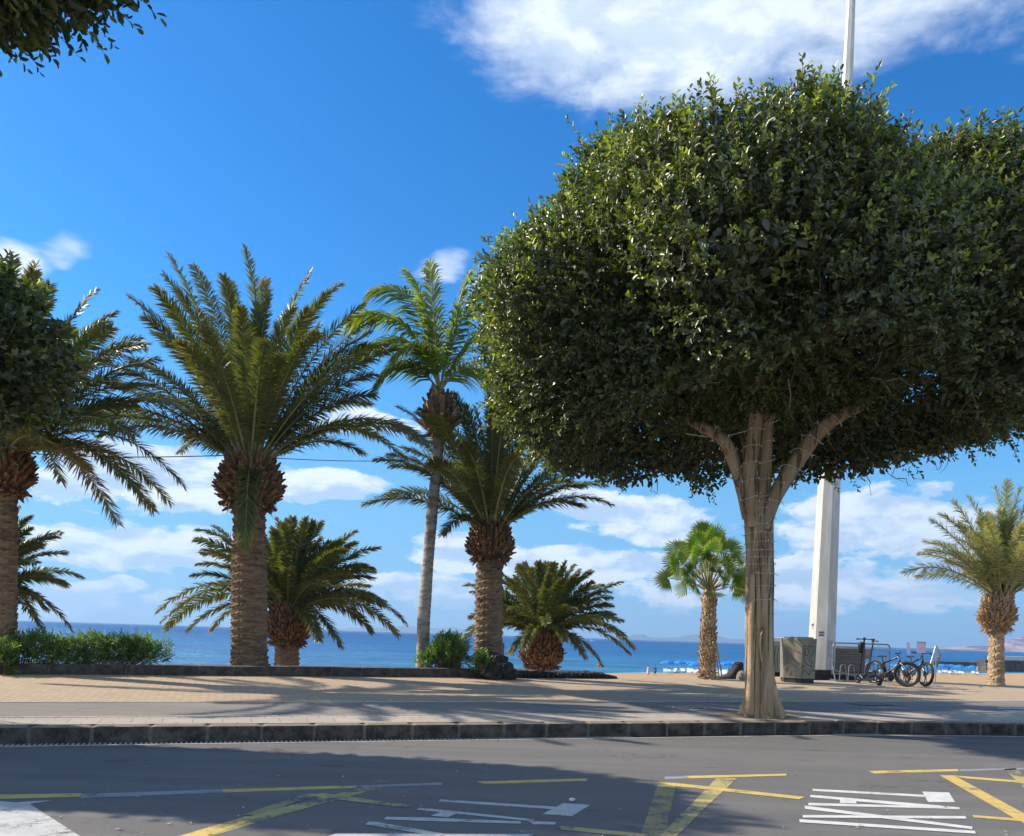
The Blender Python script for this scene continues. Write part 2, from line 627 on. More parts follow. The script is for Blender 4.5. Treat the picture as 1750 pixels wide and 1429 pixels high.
# gutter: concrete lip with a slotted drain running along it
gt = MB(); gs = MB(); gb = MB(); gb2 = MB()
for i in range(-30, 60):
    b0, b1 = kerb_off(i), kerb_off(i + 1)
    ang = math.atan2(tv.y, tv.x) + math.atan2(b1 - b0, 1)
    gt.box(wp(i + .5, (b0 + b1) / 2 - 0.165, -0.032), (1.0, 0.07, 0.075), ang)
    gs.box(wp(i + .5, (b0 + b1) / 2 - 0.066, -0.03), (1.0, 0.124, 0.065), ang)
    if i < 9 or 12 < i < 14:
        for k in range(16):
            x = i + (k + .5) / 16
            (gb if i < 9 else gb2).box(wp(x, kerb_off(x) - 0.066, 0.0), (0.026, 0.12, 0.022), ang + (0.0 if i < 9 else .5))
tag(gt.build('gutter', M_gutter), kind='structure')
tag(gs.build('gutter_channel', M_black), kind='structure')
M_iron = simple('grate_concrete', (0.42, 0.38, 0.34), 0.8, .3, 20)
tag(gb.build('drain_grate', M_iron), 'long slotted drain grate between the dark kerb and the road at the left', 'drain grate')
tag(gb2.build('drain_grate', M_iron), 'short drain grate with slanting slots, at the kerb left of the ficus trunk', 'drain grate')

# ------------------------------------------------------------------ road markings (children of the road)
def marking(name, poly, m, lift=0.004):
    sheet(name, [pz(u, v, lift) for u, v in poly], m, parent=road)


Y, YW, YO = M_yel, M_yelworn, M_yelold
MK = [
 ('yellow_line', [(-60, 1359), (139, 1355.6), (137, 1361.8), (-60, 1367)], Y, .004),
 ('blacked_line', [(139, 1356.7), (381, 1349), (381, 1354.3), (137, 1364)], M_grey, .004),
 ('yellow_line', [(381, 1349), (500, 1345.5), (611, 1342), (608, 1346.6), (500, 1350.3), (381, 1354.6)], Y, .004),
 ('blacked_line', [(611, 1342.8), (756, 1337.3), (756, 1341.5), (622, 1345.4)], M_grey, .004),
 ('yellow_line', [(814, 1335.4), (1005, 1330.2), (1001, 1334.7), (827, 1339.9)], Y, .004),
 ('blacked_line', [(1136, 1327.2), (1172, 1326), (1182, 1330.4), (1136, 1331.5)], M_grey, .004),
 ('yellow_line', [(1172, 1326), (1344, 1322.4), (1344, 1325.6), (1182, 1330.4)], Y, .008),
 ('yellow_line', [(1484, 1317.6), (1638, 1314.4), (1638, 1318), (1494, 1322)], Y, .004),
 ('blacked_line', [(1640, 1315), (1790, 1311), (1790, 1314), (1640, 1318)], M_grey, .004),
 ('yellow_band', [(215, 1470), (300, 1470), (362, 1429), (500, 1387.5), (654, 1345.5), (622, 1345.5), (480, 1380), (305, 1429)], YW, .004),
 ('yellow_band_lit', [(215, 1470), (292, 1470), (357, 1429), (440, 1398), (420, 1395), (305, 1429)], Y, .012),  # sunlit end of the band, its sunlight painted in as brighter yellow
 ('old_yellow_band', [(411, 1394), (470, 1373), (518, 1357.7), (549, 1356.6), (500, 1373), (440, 1392)], YO, .008),
 ('worn_yellow_line', [(520, 1357), (556, 1356), (706, 1376.3), (693, 1380), (545, 1363)], YW, .012),
 ('old_yellow_band', [(1070, 1470), (1112, 1470), (1136, 1429), (1155, 1342), (1124, 1339), (1094, 1429)], YO, .004),
 ('yellow_band', [(1085, 1470), (1116, 1470), (1156, 1429), (1208, 1378), (1260, 1330), (1224, 1330), (1180, 1376), (1126, 1429)], YW, .008),
 ('worn_yellow_line', [(1124, 1337), (1154, 1338), (1376, 1362), (1366, 1366), (1150, 1343)], Y, .012),
 ('worn_yellow_line', [(946, 1412.7), (964, 1411.5), (1113, 1426.4), (1094, 1431), (960, 1418)], YW, .012),
 ('yellow_band', [(1606, 1325), (1630, 1325), (1750, 1390), (1800, 1417), (1800, 1430), (1740, 1402)], Y, .008),
 ('yellow_line', [(1626, 1325), (1750, 1334.5), (1800, 1338), (1800, 1342), (1750, 1338.4), (1650, 1330.4)], Y, .012),
 ('worn_yellow_band', [(1716, 1314), (1736, 1313), (1800, 1372), (1800, 1395)], YW, .004),
 ('yellow_line', [(1662, 1393), (1800, 1403), (1800, 1408), (1664, 1397)], Y, .012),
 ('white_arrow_head', [(-60, 1370), (0, 1369), (51, 1374), (137, 1429), (200, 1470), (-60, 1470)], M_whiteworn, .008),
 ('white_edge_dash', [(30, 1371), (89, 1367.6), (31, 1377)], M_whiteworn, .012),
]
for nm, poly, m, l in MK:
    marking(nm, poly, m, .0014 + l * .22)


def r3(x, y): return (1050 + x * .4, 1120 + y * .4)
def r2(x, y): return (500 + x * .37143, 1120 + y * .37143)


LT = [
 [r3(845, 570), r3(1325, 596), r3(1325, 605), r3(848, 579)],
 [r3(1315, 582), r3(1430, 586), r3(1455, 627), r3(1340, 627)],
 [r3(836, 596), r3(1390, 641), r3(1475, 650), r3(1475, 658), r3(1380, 654), r3(838, 606)],
 [r3(830, 630), r3(1380, 645), r3(1380, 654), r3(828, 641)],
 [r3(965, 614), r3(1032, 619), r3(1035, 633), r3(963, 631)],
 [r3(812, 642), r3(1530, 732), r3(1530, 743), r3(815, 656)],
 [r3(805, 682), r3(1500, 687), r3(1505, 698), r3(805, 693)],
 [r3(790, 700), r3(1540, 750), r3(1545, 762), r3(792, 713)],
 [r2(680, 663), r2(1220, 697), r2(1200, 708), r2(672, 672)],
 [r2(1245, 680), r2(1370, 688), r2(1285, 740), r2(1150, 730)],
 [r2(585, 700), r2(1115, 755), r2(1100, 763), r2(570, 710)],
 [r2(690, 718), r2(760, 725), r2(715, 745), r2(635, 738)],
 [r2(430, 743), r2(620, 746), r2(1050, 764), r2(1050, 775), r2(600, 762), r2(420, 755)],
 [r2(1080, 762), r2(1215, 768), r2(1205, 779), r2(1110, 778)],
 [r2(350, 765), r2(390, 767), r2(760, 832), r2(960, 872), r2(880, 880), r2(640, 828), r2(335, 778)],
 [r2(200, 820), r2(1110, 822), r2(1090, 834), r2(165, 832)],
 [r2(60, 870), r2(1000, 895), r2(980, 910), r2(40, 886)],
]
for i, poly in enumerate(LT):
    marking('taxi_letter_stroke', poly, M_white if i < 8 else M_whiteworn, .0022 + (i % 8) * .0005)

# little pale scraps of litter and leaf on the asphalt: one mass of them
lf = MB()
for i in range(130):
    u, v = random.uniform(-50, 1800), random.uniform(1275, 1440)
    p = pz(u, v, .012); s = random.uniform(.008, .028); a0 = random.uniform(0, 6.3)
    lf.vf([p + Vector((math.cos(a0 + k * 1.57) * s * (1 if k % 2 else .5), math.sin(a0 + k * 1.57) * s * (1 if k % 2 else .5), .008 * (k == 1))) for k in range(4)], [(0, 1, 2, 3)])
for i in range(110):
    u, v = random.uniform(-50, 1800), random.uniform(1160, 1238)
    p = pp(u, v, .012); s = random.uniform(.01, .03); a0 = random.uniform(0, 6.3)
    lf.vf([p + Vector((math.cos(a0 + k * 1.57) * s * (1 if k % 2 else .5), math.sin(a0 + k * 1.57) * s * (1 if k % 2 else .5), .01 * (k == 1))) for k in range(4)], [(0, 1, 2, 3)])
tag(lf.build('fallen_leaves', simple('dry_scrap', (0.40, 0.37, 0.33), .8, .4, 3)), 'tiny pale scraps and dry leaves scattered over road and paving', 'litter', kind='stuff')
# a crumpled paper scrap
sc = MB(); q = pz(978, 1368, .02)
bm = bmesh.new(); bmesh.ops.create_icosphere(bm, subdivisions=2, radius=.032)
for v in bm.verts: v.co *= random.uniform(.6, 1.1)
bm.verts.index_update()
sc.vf([q + Vector((v.co.x * 1.1, v.co.y, v.co.z * .5 + .01)) for v in bm.verts], [[v.index for v in f.verts] for f in bm.faces]); bm.free()
tag(sc.build('paper_scrap', simple('paper', (.7, .7, .7), .8)), 'crumpled white paper scrap lying beyond the left white lettering', 'litter')

# cycle symbol and worn dashes on the cycle path
cyp = bpy.data.objects['cycle_path']
def cyc_mark(poly, m): sheet('cycle_symbol_stroke', [pp(u, v, .006) for u, v in poly], m, parent=cyp)
for cx, cy in ((1163, 1208), (1193, 1211)):
    pts = [(cx + 15 * math.cos(k * .524), cy + 2.6 * math.sin(k * .524)) for k in range(13)]
    for k in range(12):
        o = [(cx + (x - cx) * .80, cy + (y - cy) * .72) for x, y in (pts[k], pts[k + 1])]
        cyc_mark([pts[k], pts[k + 1], o[1], o[0]], M_whiteworn)
cyc_mark([(1163, 1207.2), (1180, 1205.2), (1181, 1206.3), (1164, 1208.4)], M_whiteworn)
cyc_mark([(1180, 1205), (1194, 1210.6), (1192, 1211.5), (1178, 1206)], M_whiteworn)
cyc_mark([(1702, 1209.4), (1790, 1211.6), (1790, 1213.4), (1706, 1211.4)], M_whiteworn)
cyc_mark([(1712, 1213.5), (1790, 1216), (1790, 1217.4), (1716, 1215.2)], M_whiteworn)
# inspection cover in the promenade
mh = MB(); c = pp(1484, 1203, .004)
mh.box(c, (1.0, .6, .008), math.atan2(tv.y, tv.x), .002)
cov = mh.build('inspection_cover', simple('cover_iron', (.14, .10, .09), .6, .3, 30)); tag(cov, 'dark rusty inspection cover set flush in the promenade near the bicycles', 'cover')

# ------------------------------------------------------------------ beach, sea, far land
def sand_mat():
    m, t = mat('beach_sand')
    p = t.pos()
    n = t.noise(p, 0.9, 6, 0.6); n2 = t.noise(p, 6, 4)
    c = t.mix(t.mr(n, .3, .7), (0.40, 0.26, 0.135), (0.50, 0.33, 0.18))
    c = t.mix(t.mr(n2, .45, .7, 0, .35), c, (0.27, 0.18, 0.10))
    t.out(t.bsdf(c, .95, t.bump(n2, .6, .15), .2))
    return m


SEAZ = -4.6
shore = [(-900, -30), (-250, 60), (-60, 108), (0, 126), (19.5, 146), (50, 168), (110, 206), (150, 232), (260, 285), (500, 360), (900, 420)]
V = []; F = []
for x, y in shore:
    # from the foot of the promenade down to the water and on under it
    e = wp(*[0, 0])
    V += [(x * .35 - 4, min(y * .22 + 4, 40) if x < 50 else 30 + x * .05, -1.3 if x < 0 else -1.6), (x * .7, y * .62, -3.9), (x, y, SEAZ + .02), (x * 1.02, y + 26, SEAZ - 2.2)]
n = len(shore)
for i in range(n - 1):
    for k in range(3):
        F.append((4 * i + k, 4 * i + 4 + k, 4 * i + 5 + k, 4 * i + 1 + k))
me = bpy.data.meshes.new('beach'); me.from_pydata(V, [], F); me.materials.append(sand_mat()); me.update()
tag(link('beach', me), kind='structure')
# ground below everything
gp = MB(); gp.vf([(-600, -80, -6.9), (700, -80, -6.9), (700, 260, -6.9), (-600, 260, -6.9)], [(0, 1, 2, 3)])
tag(gp.build('ground', simple('deep_sand', (.3, .2, .12), .95)), kind='structure')


def sea_mat():
    m, t = mat('sea_water')
    p = t.pos()
    sx = t.n('ShaderNodeSeparateXYZ'); t.s(sx.inputs[0], p)
    # offshore distance -> the shallows over pale sand are turquoise, the deep is navy
    off = t.m('SUBTRACT', sx.outputs[1], t.m('MULTIPLY', sx.outputs[0], .75))
    off = t.m('ADD', off, t.m('MULTIPLY', t.m('SUBTRACT', t.noise(t.map(p, (.02, .05, 1)), 1.0, 4), .5), 60))
    sh = t.mr(off, 120, 330)
    deep = t.mr(off, 250, 1300)
    c = t.mix(sh, (0.045, 0.25, 0.40), (0.020, 0.150, 0.34))
    c = t.mix(deep, c, (0.010, 0.085, 0.24))
    st = t.noise(t.map(p, (.012, .05, 1)), 1.0, 5, .6)
    c = t.mix(t.mr(st, .42, .62, 0, .6), c, (0.010, 0.070, 0.20))
    wl = t.noise(t.map(p, (.05, .42, 1), loc=(1, 7, 0)), 1.0, 6, .62)
    c = t.mix(t.mr(wl, .50, .66, 0, .55), c, (0.006, 0.05, 0.15))
    c = t.mix(t.mr(wl, .46, .34, 0, .4), c, (0.07, 0.30, 0.42))
    w = t.noise(t.map(p, (.16, .55, 1)), 1.0, 6, .65)
    w2 = t.noise(t.map(p, (.03, .11, 1), rot=(0, 0, .2)), 1.0, 4, .6)
    h = t.m('ADD', t.m('MULTIPLY', w, .6), w2)
    foam = t.mr(t.noise(t.map(p, (.07, .5, 1), loc=(3, 2, 0)), 1.0, 7, .7), .64, .74, 0, .6)
    foam = t.m('MULTIPLY', foam, t.mr(off, 1200, 200))
    c = t.mix(foam, c, (.5, .6, .65))
    d = t.n('ShaderNodeBsdfDiffuse'); t.s(d.inputs[0], c); nb = t.bump(h, 1.0, 3.5); t.s(d.inputs['Normal'], nb)
    g = t.n('ShaderNodeBsdfGlossy', i_Roughness=.32); g.inputs[0].default_value = (.55, .75, 1, 1); t.s(g.inputs['Normal'], nb)
    mx = t.n('ShaderNodeMixShader', i_0=.16); t.s(mx.inputs[1], d.outputs[0]); t.s(mx.inputs[2], g.outputs[0])
    t.out(mx.outputs[0])
    return m


sea = MB()
ys = [40, 120, 200, 320, 520, 900, 1600, 3000, 6000, 16000]
vs = []; fs = []
for y in ys:
    for x in (-1.2, -.4, .4, 1.2): vs.append((x * y if y > 200 else x * 600, y if y > 200 or x > 0 else y, SEAZ))
for i in range(len(ys) - 1):
    for k in range(3): fs.append((4 * i + k, 4 * i + k + 1, 4 * i + 5 + k, 4 * i + 4 + k))
sea.vf(vs, fs)
tag(sea.build('sea', sea_mat()), kind='structure')
# surf line at the water's edge
sf = MB()
for i in range(len(shore) - 1):
    p0, p1 = Vector((*shore[i], SEAZ + .05)), Vector((*shore[i + 1], SEAZ + .05))
    nn = max(2, int((p1 - p0).length / 3))
    for k in range(nn):
        a0, a1 = p0.lerp(p1, k / nn), p0.lerp(p1, (k + 1) / nn)
        w0, w1 = (.5 + .5 * math.sin(a0.x * .3 + a0.y * .17)), (.5 + .5 * math.sin(a1.x * .3 + a1.y * .17))
        sf.vf([a0 + Vector((0, .0 + w0, 0)), a1 + Vector((0, w1, 0)), a1 + Vector((0, w1 + .5 + w1 * .6, 0)), a0 + Vector((0, w0 + .5 + w0 * .6, 0))], [(0, 1, 2, 3)])
tag(sf.build('surf', simple('foam', (.75, .78, .8), .6, .1)), kind='structure')


def ridge(name, prof, Yd, depth, m, base_v=6):
    """a range of hills with real depth: spine at Yd, foot in front and behind"""
    V = []; F = []
    rs = random.Random(len(name) * 7 + int(Yd))
    P = []
    for i in range(len(prof) - 1):
        (u0, h0), (u1, h1) = prof[i], prof[i + 1]
        k = max(1, int(abs(u1 - u0) / 6))
        for j in range(k): P.append((u0 + (u1 - u0) * j / k, h0 + (h1 - h0) * j / k + rs.uniform(-.25, .25)))
    P.append(prof[-1])
    for u, h in P:
        x = (u - 875) / FPX * Yd
        top = max(h, .3) / FPX * Yd + CAMH
        for (dy, f) in ((-depth, 0), (-depth * .45, .5 + rs.uniform(-.1, .1)), (0, 1), (depth * .5, .5), (depth, 0)):
            V.append((x + rs.uniform(-1, 1) * 4, Yd + dy + rs.uniform(-.1, .1) * depth * (f > 0), SEAZ - 3 + (top - SEAZ + 3) * f))
    for i in range(len(P) - 1):
        for k in range(4): F.append((5 * i + k, 5 * i + 5 + k, 5 * i + 6 + k, 5 * i + 1 + k))
    me = bpy.data.meshes.new(name); me.from_pydata(V, [], F); me.materials.append(m); me.update()
    return tag(link(name, me), kind='structure')


M_hill = simple('dry_hill', (.07, .055, .05), .95, .35, .004, 0)
m, t = mat('cliff_headland')
p = t.pos(); nn_ = t.noise(t.map(p, (.004, .004, .03)), 1.0, 7, .7)
c = t.mix(t.mr(nn_, .4, .6), (.08, .05, .05), (.50, .30, .24))
t.out(t.bsdf(c, .95)); M_head = m
ridge('far_hills', [(1060, 0), (1071, 2), (1083, 8), (1098, 8.5), (1112, 3.5), (1155, 5), (1184, 11.5), (1207, 12), (1230, 9.5), (1245, 6), (1275, 5), (1330, 4), (1420, 2), (1480, 0)], 13000, 900, M_hill)
ridge('far_hills', [(560, 0), (600, 4), (640, 6), (672, 8), (690, 11), (740, 8), (775, 11), (795, 8), (830, 4), (870, 0)], 14500, 900, M_hill)
ridge('headland', [(1590, 0), (1624, 2.5), (1660, 6), (1690, 8), (1712, 11), (1728, 18), (1742, 23), (1760, 26), (1800, 34), (1900, 46), (2050, 60), (2200, 40)], 6500, 500, M_head)

hz, t = mat('haze_air')
t.t.nodes.clear()
pv = t.n('ShaderNodeVolumePrincipled', i_Density=0.00011, i_Anisotropy=0.2)
pv.inputs['Color'].default_value = (.46, .70, 1.0, 1)
o = t.n('ShaderNodeOutputMaterial'); t.s(o.inputs['Volume'], pv.outputs[0])
HZ = MB(); HZ.box((0, 8000, 198), (42000, 17400, 412))
hzo = HZ.build('haze', hz); tag(hzo, 'thin blue sea air between the shore and the far hills', 'haze', kind='stuff')
# ================================================================== vegetation
M_ficus = leafmat('ficus_leaf', (0.034, 0.050, 0.020), (0.150, 0.165, 0.056), (0.38, 0.40, 0.06), 0.42, 0.30, 1.0, (1.7, 2.1, .35))
M_palm = leafmat('palm_leaflet', (0.062, 0.088, 0.034), (0.18, 0.20, 0.07), (0.27, 0.18, 0.08), 0.42, 0.30, 0.45, (1.5, 1.6, .4))
M_pdate = leafmat('date_leaflet', (0.22, 0.235, 0.11), (0.44, 0.44, 0.21), (0.45, 0.37, 0.17), 0.45, 0.3, 0.45, (1.4, 1.4, .5))
M_coco = leafmat('coconut_leaflet', (0.08, 0.13, 0.03), (0.23, 0.25, 0.085), (0.42, 0.38, 0.10), 0.5, 0.42, 0.25, (1.6, 2.0, .25))
M_fan = leafmat('fan_leaf', (0.06, 0.13, 0.025), (0.15, 0.215, 0.055), (0.40, 0.33, 0.14), 0.6, 0.35, 0.12, (1.5, 1.9, .35))
M_olean = leafmat('oleander_leaf', (0.08, 0.14, 0.05), (0.24, 0.32, 0.12), (0.20, 0.30, 0.06), 0.40, 0.30, 0.5, (1.5, 1.8, .5))
M_rach = simple('frond_stalk', (0.30, 0.29, 0.13), .5, .2, 3, 0)
M_rachl = simple('pale_frond_stalk', (0.30, 0.27, 0.12), .5, .2, 3, 0)
M_twig = simple('twig_bark', (0.17, 0.13, 0.085), .8, .3, 8)


def bark_palm(name, a, b, sx=1.0, zs=14.0):
    m, t = mat(name)
    p = t.obj()
    n = t.noise(t.map(p, (3.2, 3.2, zs)), 1.0, 6, .65, .4)
    n2 = t.noise(p, 26, 4, .7)
    big = t.noise(p, 1.4, 3)
    c = t.mix(t.mr(n, .36, .62), a, b)
    c = t.mix(t.mr(n2, .4, .75, 0, .5), c, tuple(x * .45 for x in a))
    c = t.mix(t.mr(big, .4, .68, 0, .4), c, tuple(x * 1.15 for x in b))
    t.out(t.bsdf(c, .9, t.bump(t.m('ADD', n, t.m('MULTIPLY', n2, .4)), .8, .03), .2))
    return m


M_ptrunk = bark_palm('palm_bark', (.13, .085, .055), (.31, .215, .14))
M_coctrunk = bark_palm('coconut_bark', (.17, .145, .125), (.42, .38, .33), 1, 9)
M_boss = simple('cut_leaf_base', (.22, .12, .06), .85, .45, 9, .4)
M_bossd = simple('dark_leaf_base', (.13, .075, .045), .9, .5, 9, .4)
M_bosst = simple('pale_cut_face', (.42, .27, .15), .85, .3, 12, .3)
M_dateb = simple('date_boot', (.40, .26, .14), .85, .35, 9, .4)
M_fibre = simple('palm_fibre', (.30, .20, .11), .9, .4, 14, .4)


def fronds_mesh(name, specs, rng, leafm, rachm, parent, n=60, L=.42, w=.030, vang=.45, droop=.18, a0=64, a1=34, start=.1, rr=.028, rnd_shift=0.0, width_turn=0.35):
    """specs: list of (P0,P1,P2,old,scale)"""
    VV = []; Q = []; T = []; qi = []; ti = []; qr = []; tr = []; qo = []; to = []
    k0 = 0
    for (P0, P1, P2, old, scl) in specs:
        P0, P1, P2 = (np.array(x, float) for x in (P0, P1, P2))
        fr = rng.random()
        s = np.linspace(start, 1.0, n)[:, None]
        B = (1 - s) ** 2 * P0 + 2 * s * (1 - s) * P1 + s * s * P2
        Tn = nrm(2 * (1 - s) * (P1 - P0) + 2 * s * (P2 - P1))
        up = np.array([0, 0, 1.0])
        hor = P2 - P0; hor[2] = 0
        ref = up - Tn * (Tn @ up)[:, None]
        refb = -nrm(hor[None, :] + 1e-6) * 1.0
        ref = ref + .35 * (refb - Tn * np.sum(refb * Tn, 1)[:, None])
        U = nrm(ref)
        S = np.cross(Tn, U)
        rollj = rng.normal(0, .35)
        U2 = U * math.cos(rollj) + S * math.sin(rollj); S2 = S * math.cos(rollj) - U * math.sin(rollj)
        U, S = U2, S2
        sv = s[:, 0]
        prof = np.interp(sv, [0, .12, .3, .75, .92, 1], [.4, .7, 1, .98, .75, .45])
        al = np.radians(np.interp(sv, [0, .5, 1], [a0, (a0 + a1) * .52, a1]))
        for side in (-1, 1):
            for rep in (0, 1) if False else (0,):
                a = (al + rng.normal(0, .09, n))[:, None]
                v = (vang * rng.choice([1.2, .1, -.5], n, p=[.45, .35, .2]) + rng.normal(0, .16, n))[:, None]
                D = Tn * np.cos(a) + (side * S * np.cos(v) + U * np.sin(v)) * np.sin(a)
                D = nrm(D)
                l = (L * scl * prof * (1 + rng.normal(0, .08, n)))[:, None]
                dr = np.array([0, 0, -1.0]) * (droop * l)
                b = B + rng.normal(0, .006, (n, 3))
                mid = b + D * l * .5 + dr * .22
                tip = b + D * l * (1 - droop * .12) + dr
                Wd = nrm(np.cross(D, U + side * S * .25 + rng.normal(0, width_turn, (n, 3))))
                ww = w * scl
                vs = np.stack([b - Wd * ww * .3, b + Wd * ww * .3, mid + Wd * ww * .5, mid - Wd * ww * .5, tip], 1)
                VV.append(vs.reshape(-1, 3))
                i = k0 + np.arange(n)[:, None] * 5
                Q.append(i + np.array([[0, 1, 2, 3]])); T.append(i + np.array([[3, 2, 4]]))
                r = np.clip(rnd_shift + fr * .55 + rng.random(n) * .45, 0, 1)
                o = np.clip(old + np.clip((sv - .86) * 3.2, 0, .5) * (.35 + fr) + rng.normal(0, .03, n), 0, 1)
                qi.append(np.zeros(n)); ti.append(np.zeros(n)); qr.append(r); tr.append(r); qo.append(o); to.append(np.clip(o + .12, 0, 1))
                k0 += 5 * n
        # rachis, four sided
        m = 14
        s2 = np.linspace(0, 1, m)[:, None]
        B2 = (1 - s2) ** 2 * P0 + 2 * s2 * (1 - s2) * P1 + s2 * s2 * P2
        T2 = nrm(2 * (1 - s2) * (P1 - P0) + 2 * s2 * (P2 - P1))
        U3 = nrm(up - T2 * (T2 @ up)[:, None] + 1e-4); S3 = np.cross(T2, U3)
        rad = (rr * scl * np.interp(s2[:, 0], [0, .08, .3, 1], [2.4, 1.3, .9, .25]))[:, None]
        ring = np.stack([B2 + S3 * rad, B2 + U3 * rad, B2 - S3 * rad, B2 - U3 * rad * .8], 1)
        VV.append(ring.reshape(-1, 3))
        for j in range(m - 1):
            for q in range(4):
                Q.append(np.array([[k0 + 4 * j + q, k0 + 4 * j + (q + 1) % 4, k0 + 4 * j + 4 + (q + 1) % 4, k0 + 4 * j + 4 + q]]))
        qi.append(np.ones((m - 1) * 4)); qr.append(np.zeros((m - 1) * 4)); qo.append(np.zeros((m - 1) * 4))
        k0 += 4 * m
    Qa = np.concatenate(Q); Ta = np.concatenate(T)
    return np_mesh(name, np.concatenate(VV), Qa, Ta, [leafm, rachm], np.concatenate(qi), np.concatenate(ti), np.concatenate(qr), np.concatenate(tr), np.concatenate(qo), np.concatenate(to), parent)


def mkspec(C, tip, rng, old=0.0, scale=1.0, arch=None, r0=.28):
    C = Vector(C); tip = Vector(tip)
    d = tip - C
    h = Vector((d.x, d.y, 0)); L = d.length
    hn = h.normalized() if h.length > 1e-3 else Vector((1, 0, 0))
    horiz = h.length / L
    P0 = C + hn * r0 * min(1, horiz * 1.3 + .2) + Vector((0, 0, -.10 + .2 * (d.z / L)))
    if arch is None:
        arch = .27 * horiz + (.14 if d.z < 0 else 0) + rng.normal(0, .03)
    P1 = P0.lerp(tip, .55) + Vector((0, 0, 1)) * arch * L - hn * L * (.10 * (1 - horiz) + .02)
    if d.z < -0.55 * L:
        P1 = P0 + hn * L * .28 + Vector((0, 0, .10 * L))
    return (tuple(P0), tuple(P1), tuple(tip), old, scale)


def palm_trunk(name, path, radii, m, parent, rows=26, seg=44, amp=.05, sc=7, base=0.15):
    """scarred palm stem: rings of wedge-shaped leaf scars"""
    pts = [Vector(p) for p in path]
    # resample
    cum = [0]
    for i in range(1, len(pts)): cum.append(cum[-1] + (pts[i] - pts[i - 1]).length)
    N = rows * 5
    V = []; F = []
    rs = np.random.default_rng(len(name) + int(abs(pts[0].x) * 10))
    ph = rs.random((rows * 2 + 4, seg)) * .6
    w1_, w2_ = rs.random(2) * 6
    for i in range(N + 1):
        s = cum[-1] * i / N
        j = 0
        while j < len(cum) - 2 and cum[j + 1] < s: j += 1
        f = (s - cum[j]) / (cum[j + 1] - cum[j])
        c = pts[j].lerp(pts[j + 1], f)
        r = radii[j] + (radii[j + 1] - radii[j]) * f
        row = i / 5
        for k in range(seg):
            th = 2 * math.pi * k / seg
            cell = th / (2 * math.pi) * sc * 2
            z1 = row + (math.floor(cell) % 2) * .5 + .25 * math.sin(th * 3)
            fr = z1 - math.floor(z1)
            edge = abs((cell - math.floor(cell)) - .5) * 2
            d = amp * (fr ** 1.6) * (1 - .5 * edge ** 3) + amp * .5 * (ph[int(z1) % len(ph)][int(cell) % seg] - .3)
            rr = r * (1 + .035 * math.sin(row * .33 + w1_) + .03 * math.sin(th * 2 + row * .15 + w2_)) + d - amp * .4
            V.append((c.x + rr * math.cos(th), c.y + rr * math.sin(th), c.z))
    for i in range(N):
        for k in range(seg):
            F.append((i * seg + k, i * seg + (k + 1) % seg, (i + 1) * seg + (k + 1) % seg, (i + 1) * seg + k))
    F.append(tuple(N * seg + k for k in range(seg)))
    me = bpy.data.meshes.new(name); me.from_pydata(V, [], F); me.materials.append(m); me.update()
    return link(name, me, parent)


def boss(name, C, rbot, rmid, rtop, z0, z1, parent, mats, n=300, size=.22, up=.35, seed=1):
    """the collar of cut leaf bases under a crown: many blunt wedges"""
    rs = random.Random(seed)
    mb = MB()
    C = Vector(C)
    H = z1 - z0
    prof = lambda f: (rbot + (rmid - rbot) * math.sin(min(1, f / .38) * math.pi / 2)) if f < .38 else (rmid + (rtop - rmid) * ((f - .38) / .62) ** 1.3)
    mb.cur = 0
    mb.lathe((C.x, C.y, 0), [(prof(f) * .86, z0 + H * f) for f in (0, .1, .2, .38, .6, .8, 1)], 20)
    for i in range(n):
        f = (i + rs.random()) / n
        th = i * 2.399963 + rs.uniform(-.1, .1)
        r = prof(f) * rs.uniform(.80, .95)
        c = Vector((C.x + r * math.cos(th), C.y + r * math.sin(th), z0 + H * f))
        out = Vector((math.cos(th), math.sin(th), 0))
        tilt = up + f * .9 + rs.uniform(-.35, .35) - (.9 if f < .12 else 0)
        d = (out * math.cos(tilt) + Vector((0, 0, 1)) * math.sin(tilt)).normalized()
        s = Vector((-math.sin(th), math.cos(th), 0)); u = s.cross(d)
        L = size * rs.uniform(.7, 1.3); w = size * rs.uniform(.35, .5); h = size * .18
        vs = []
        for (t_, ww, hh) in ((-.4, 1.15, 1.1), (.6, .72, .75), (1.0, .5, .45)):
            for sx, sy in ((-1, -1), (1, -1), (1, 1), (-1, 1)):
                vs.append(c + d * L * t_ + s * sx * w * .5 * ww + u * sy * h * hh)
        mb.cur = rs.choice((0, 0, 1))
        mb.vf(vs, [(0, 1, 5, 4), (1, 2, 6, 5), (2, 3, 7, 6), (3, 0, 4, 7), (4, 5, 9, 8), (5, 6, 10, 9), (6, 7, 11, 10), (7, 4, 8, 11)])
        mb.cur = 2 if rs.random() < .42 else 1
        mb.vf(vs[8:], [(0, 1, 2, 3)])
    # loose fibre threads at the lower rim
    mb.cur = 1
    for i in range(n // 3):
        th = rs.uniform(0, 6.283); r = prof(rs.uniform(.02, .25)) * .95
        c = Vector((C.x + r * math.cos(th), C.y + r * math.sin(th), z0 + H * rs.uniform(0, .25)))
        out = Vector((math.cos(th), math.sin(th), 0))
        e = c + out * rs.uniform(.03, .14) + Vector((0, 0, -rs.uniform(.08, .28)))
        sd = Vector((-out.y, out.x, 0)) * rs.uniform(.008, .022)
        mb.vf([c - sd, c + sd, e], [(0, 1, 2)])
    return mb.build(name, mats, parent)


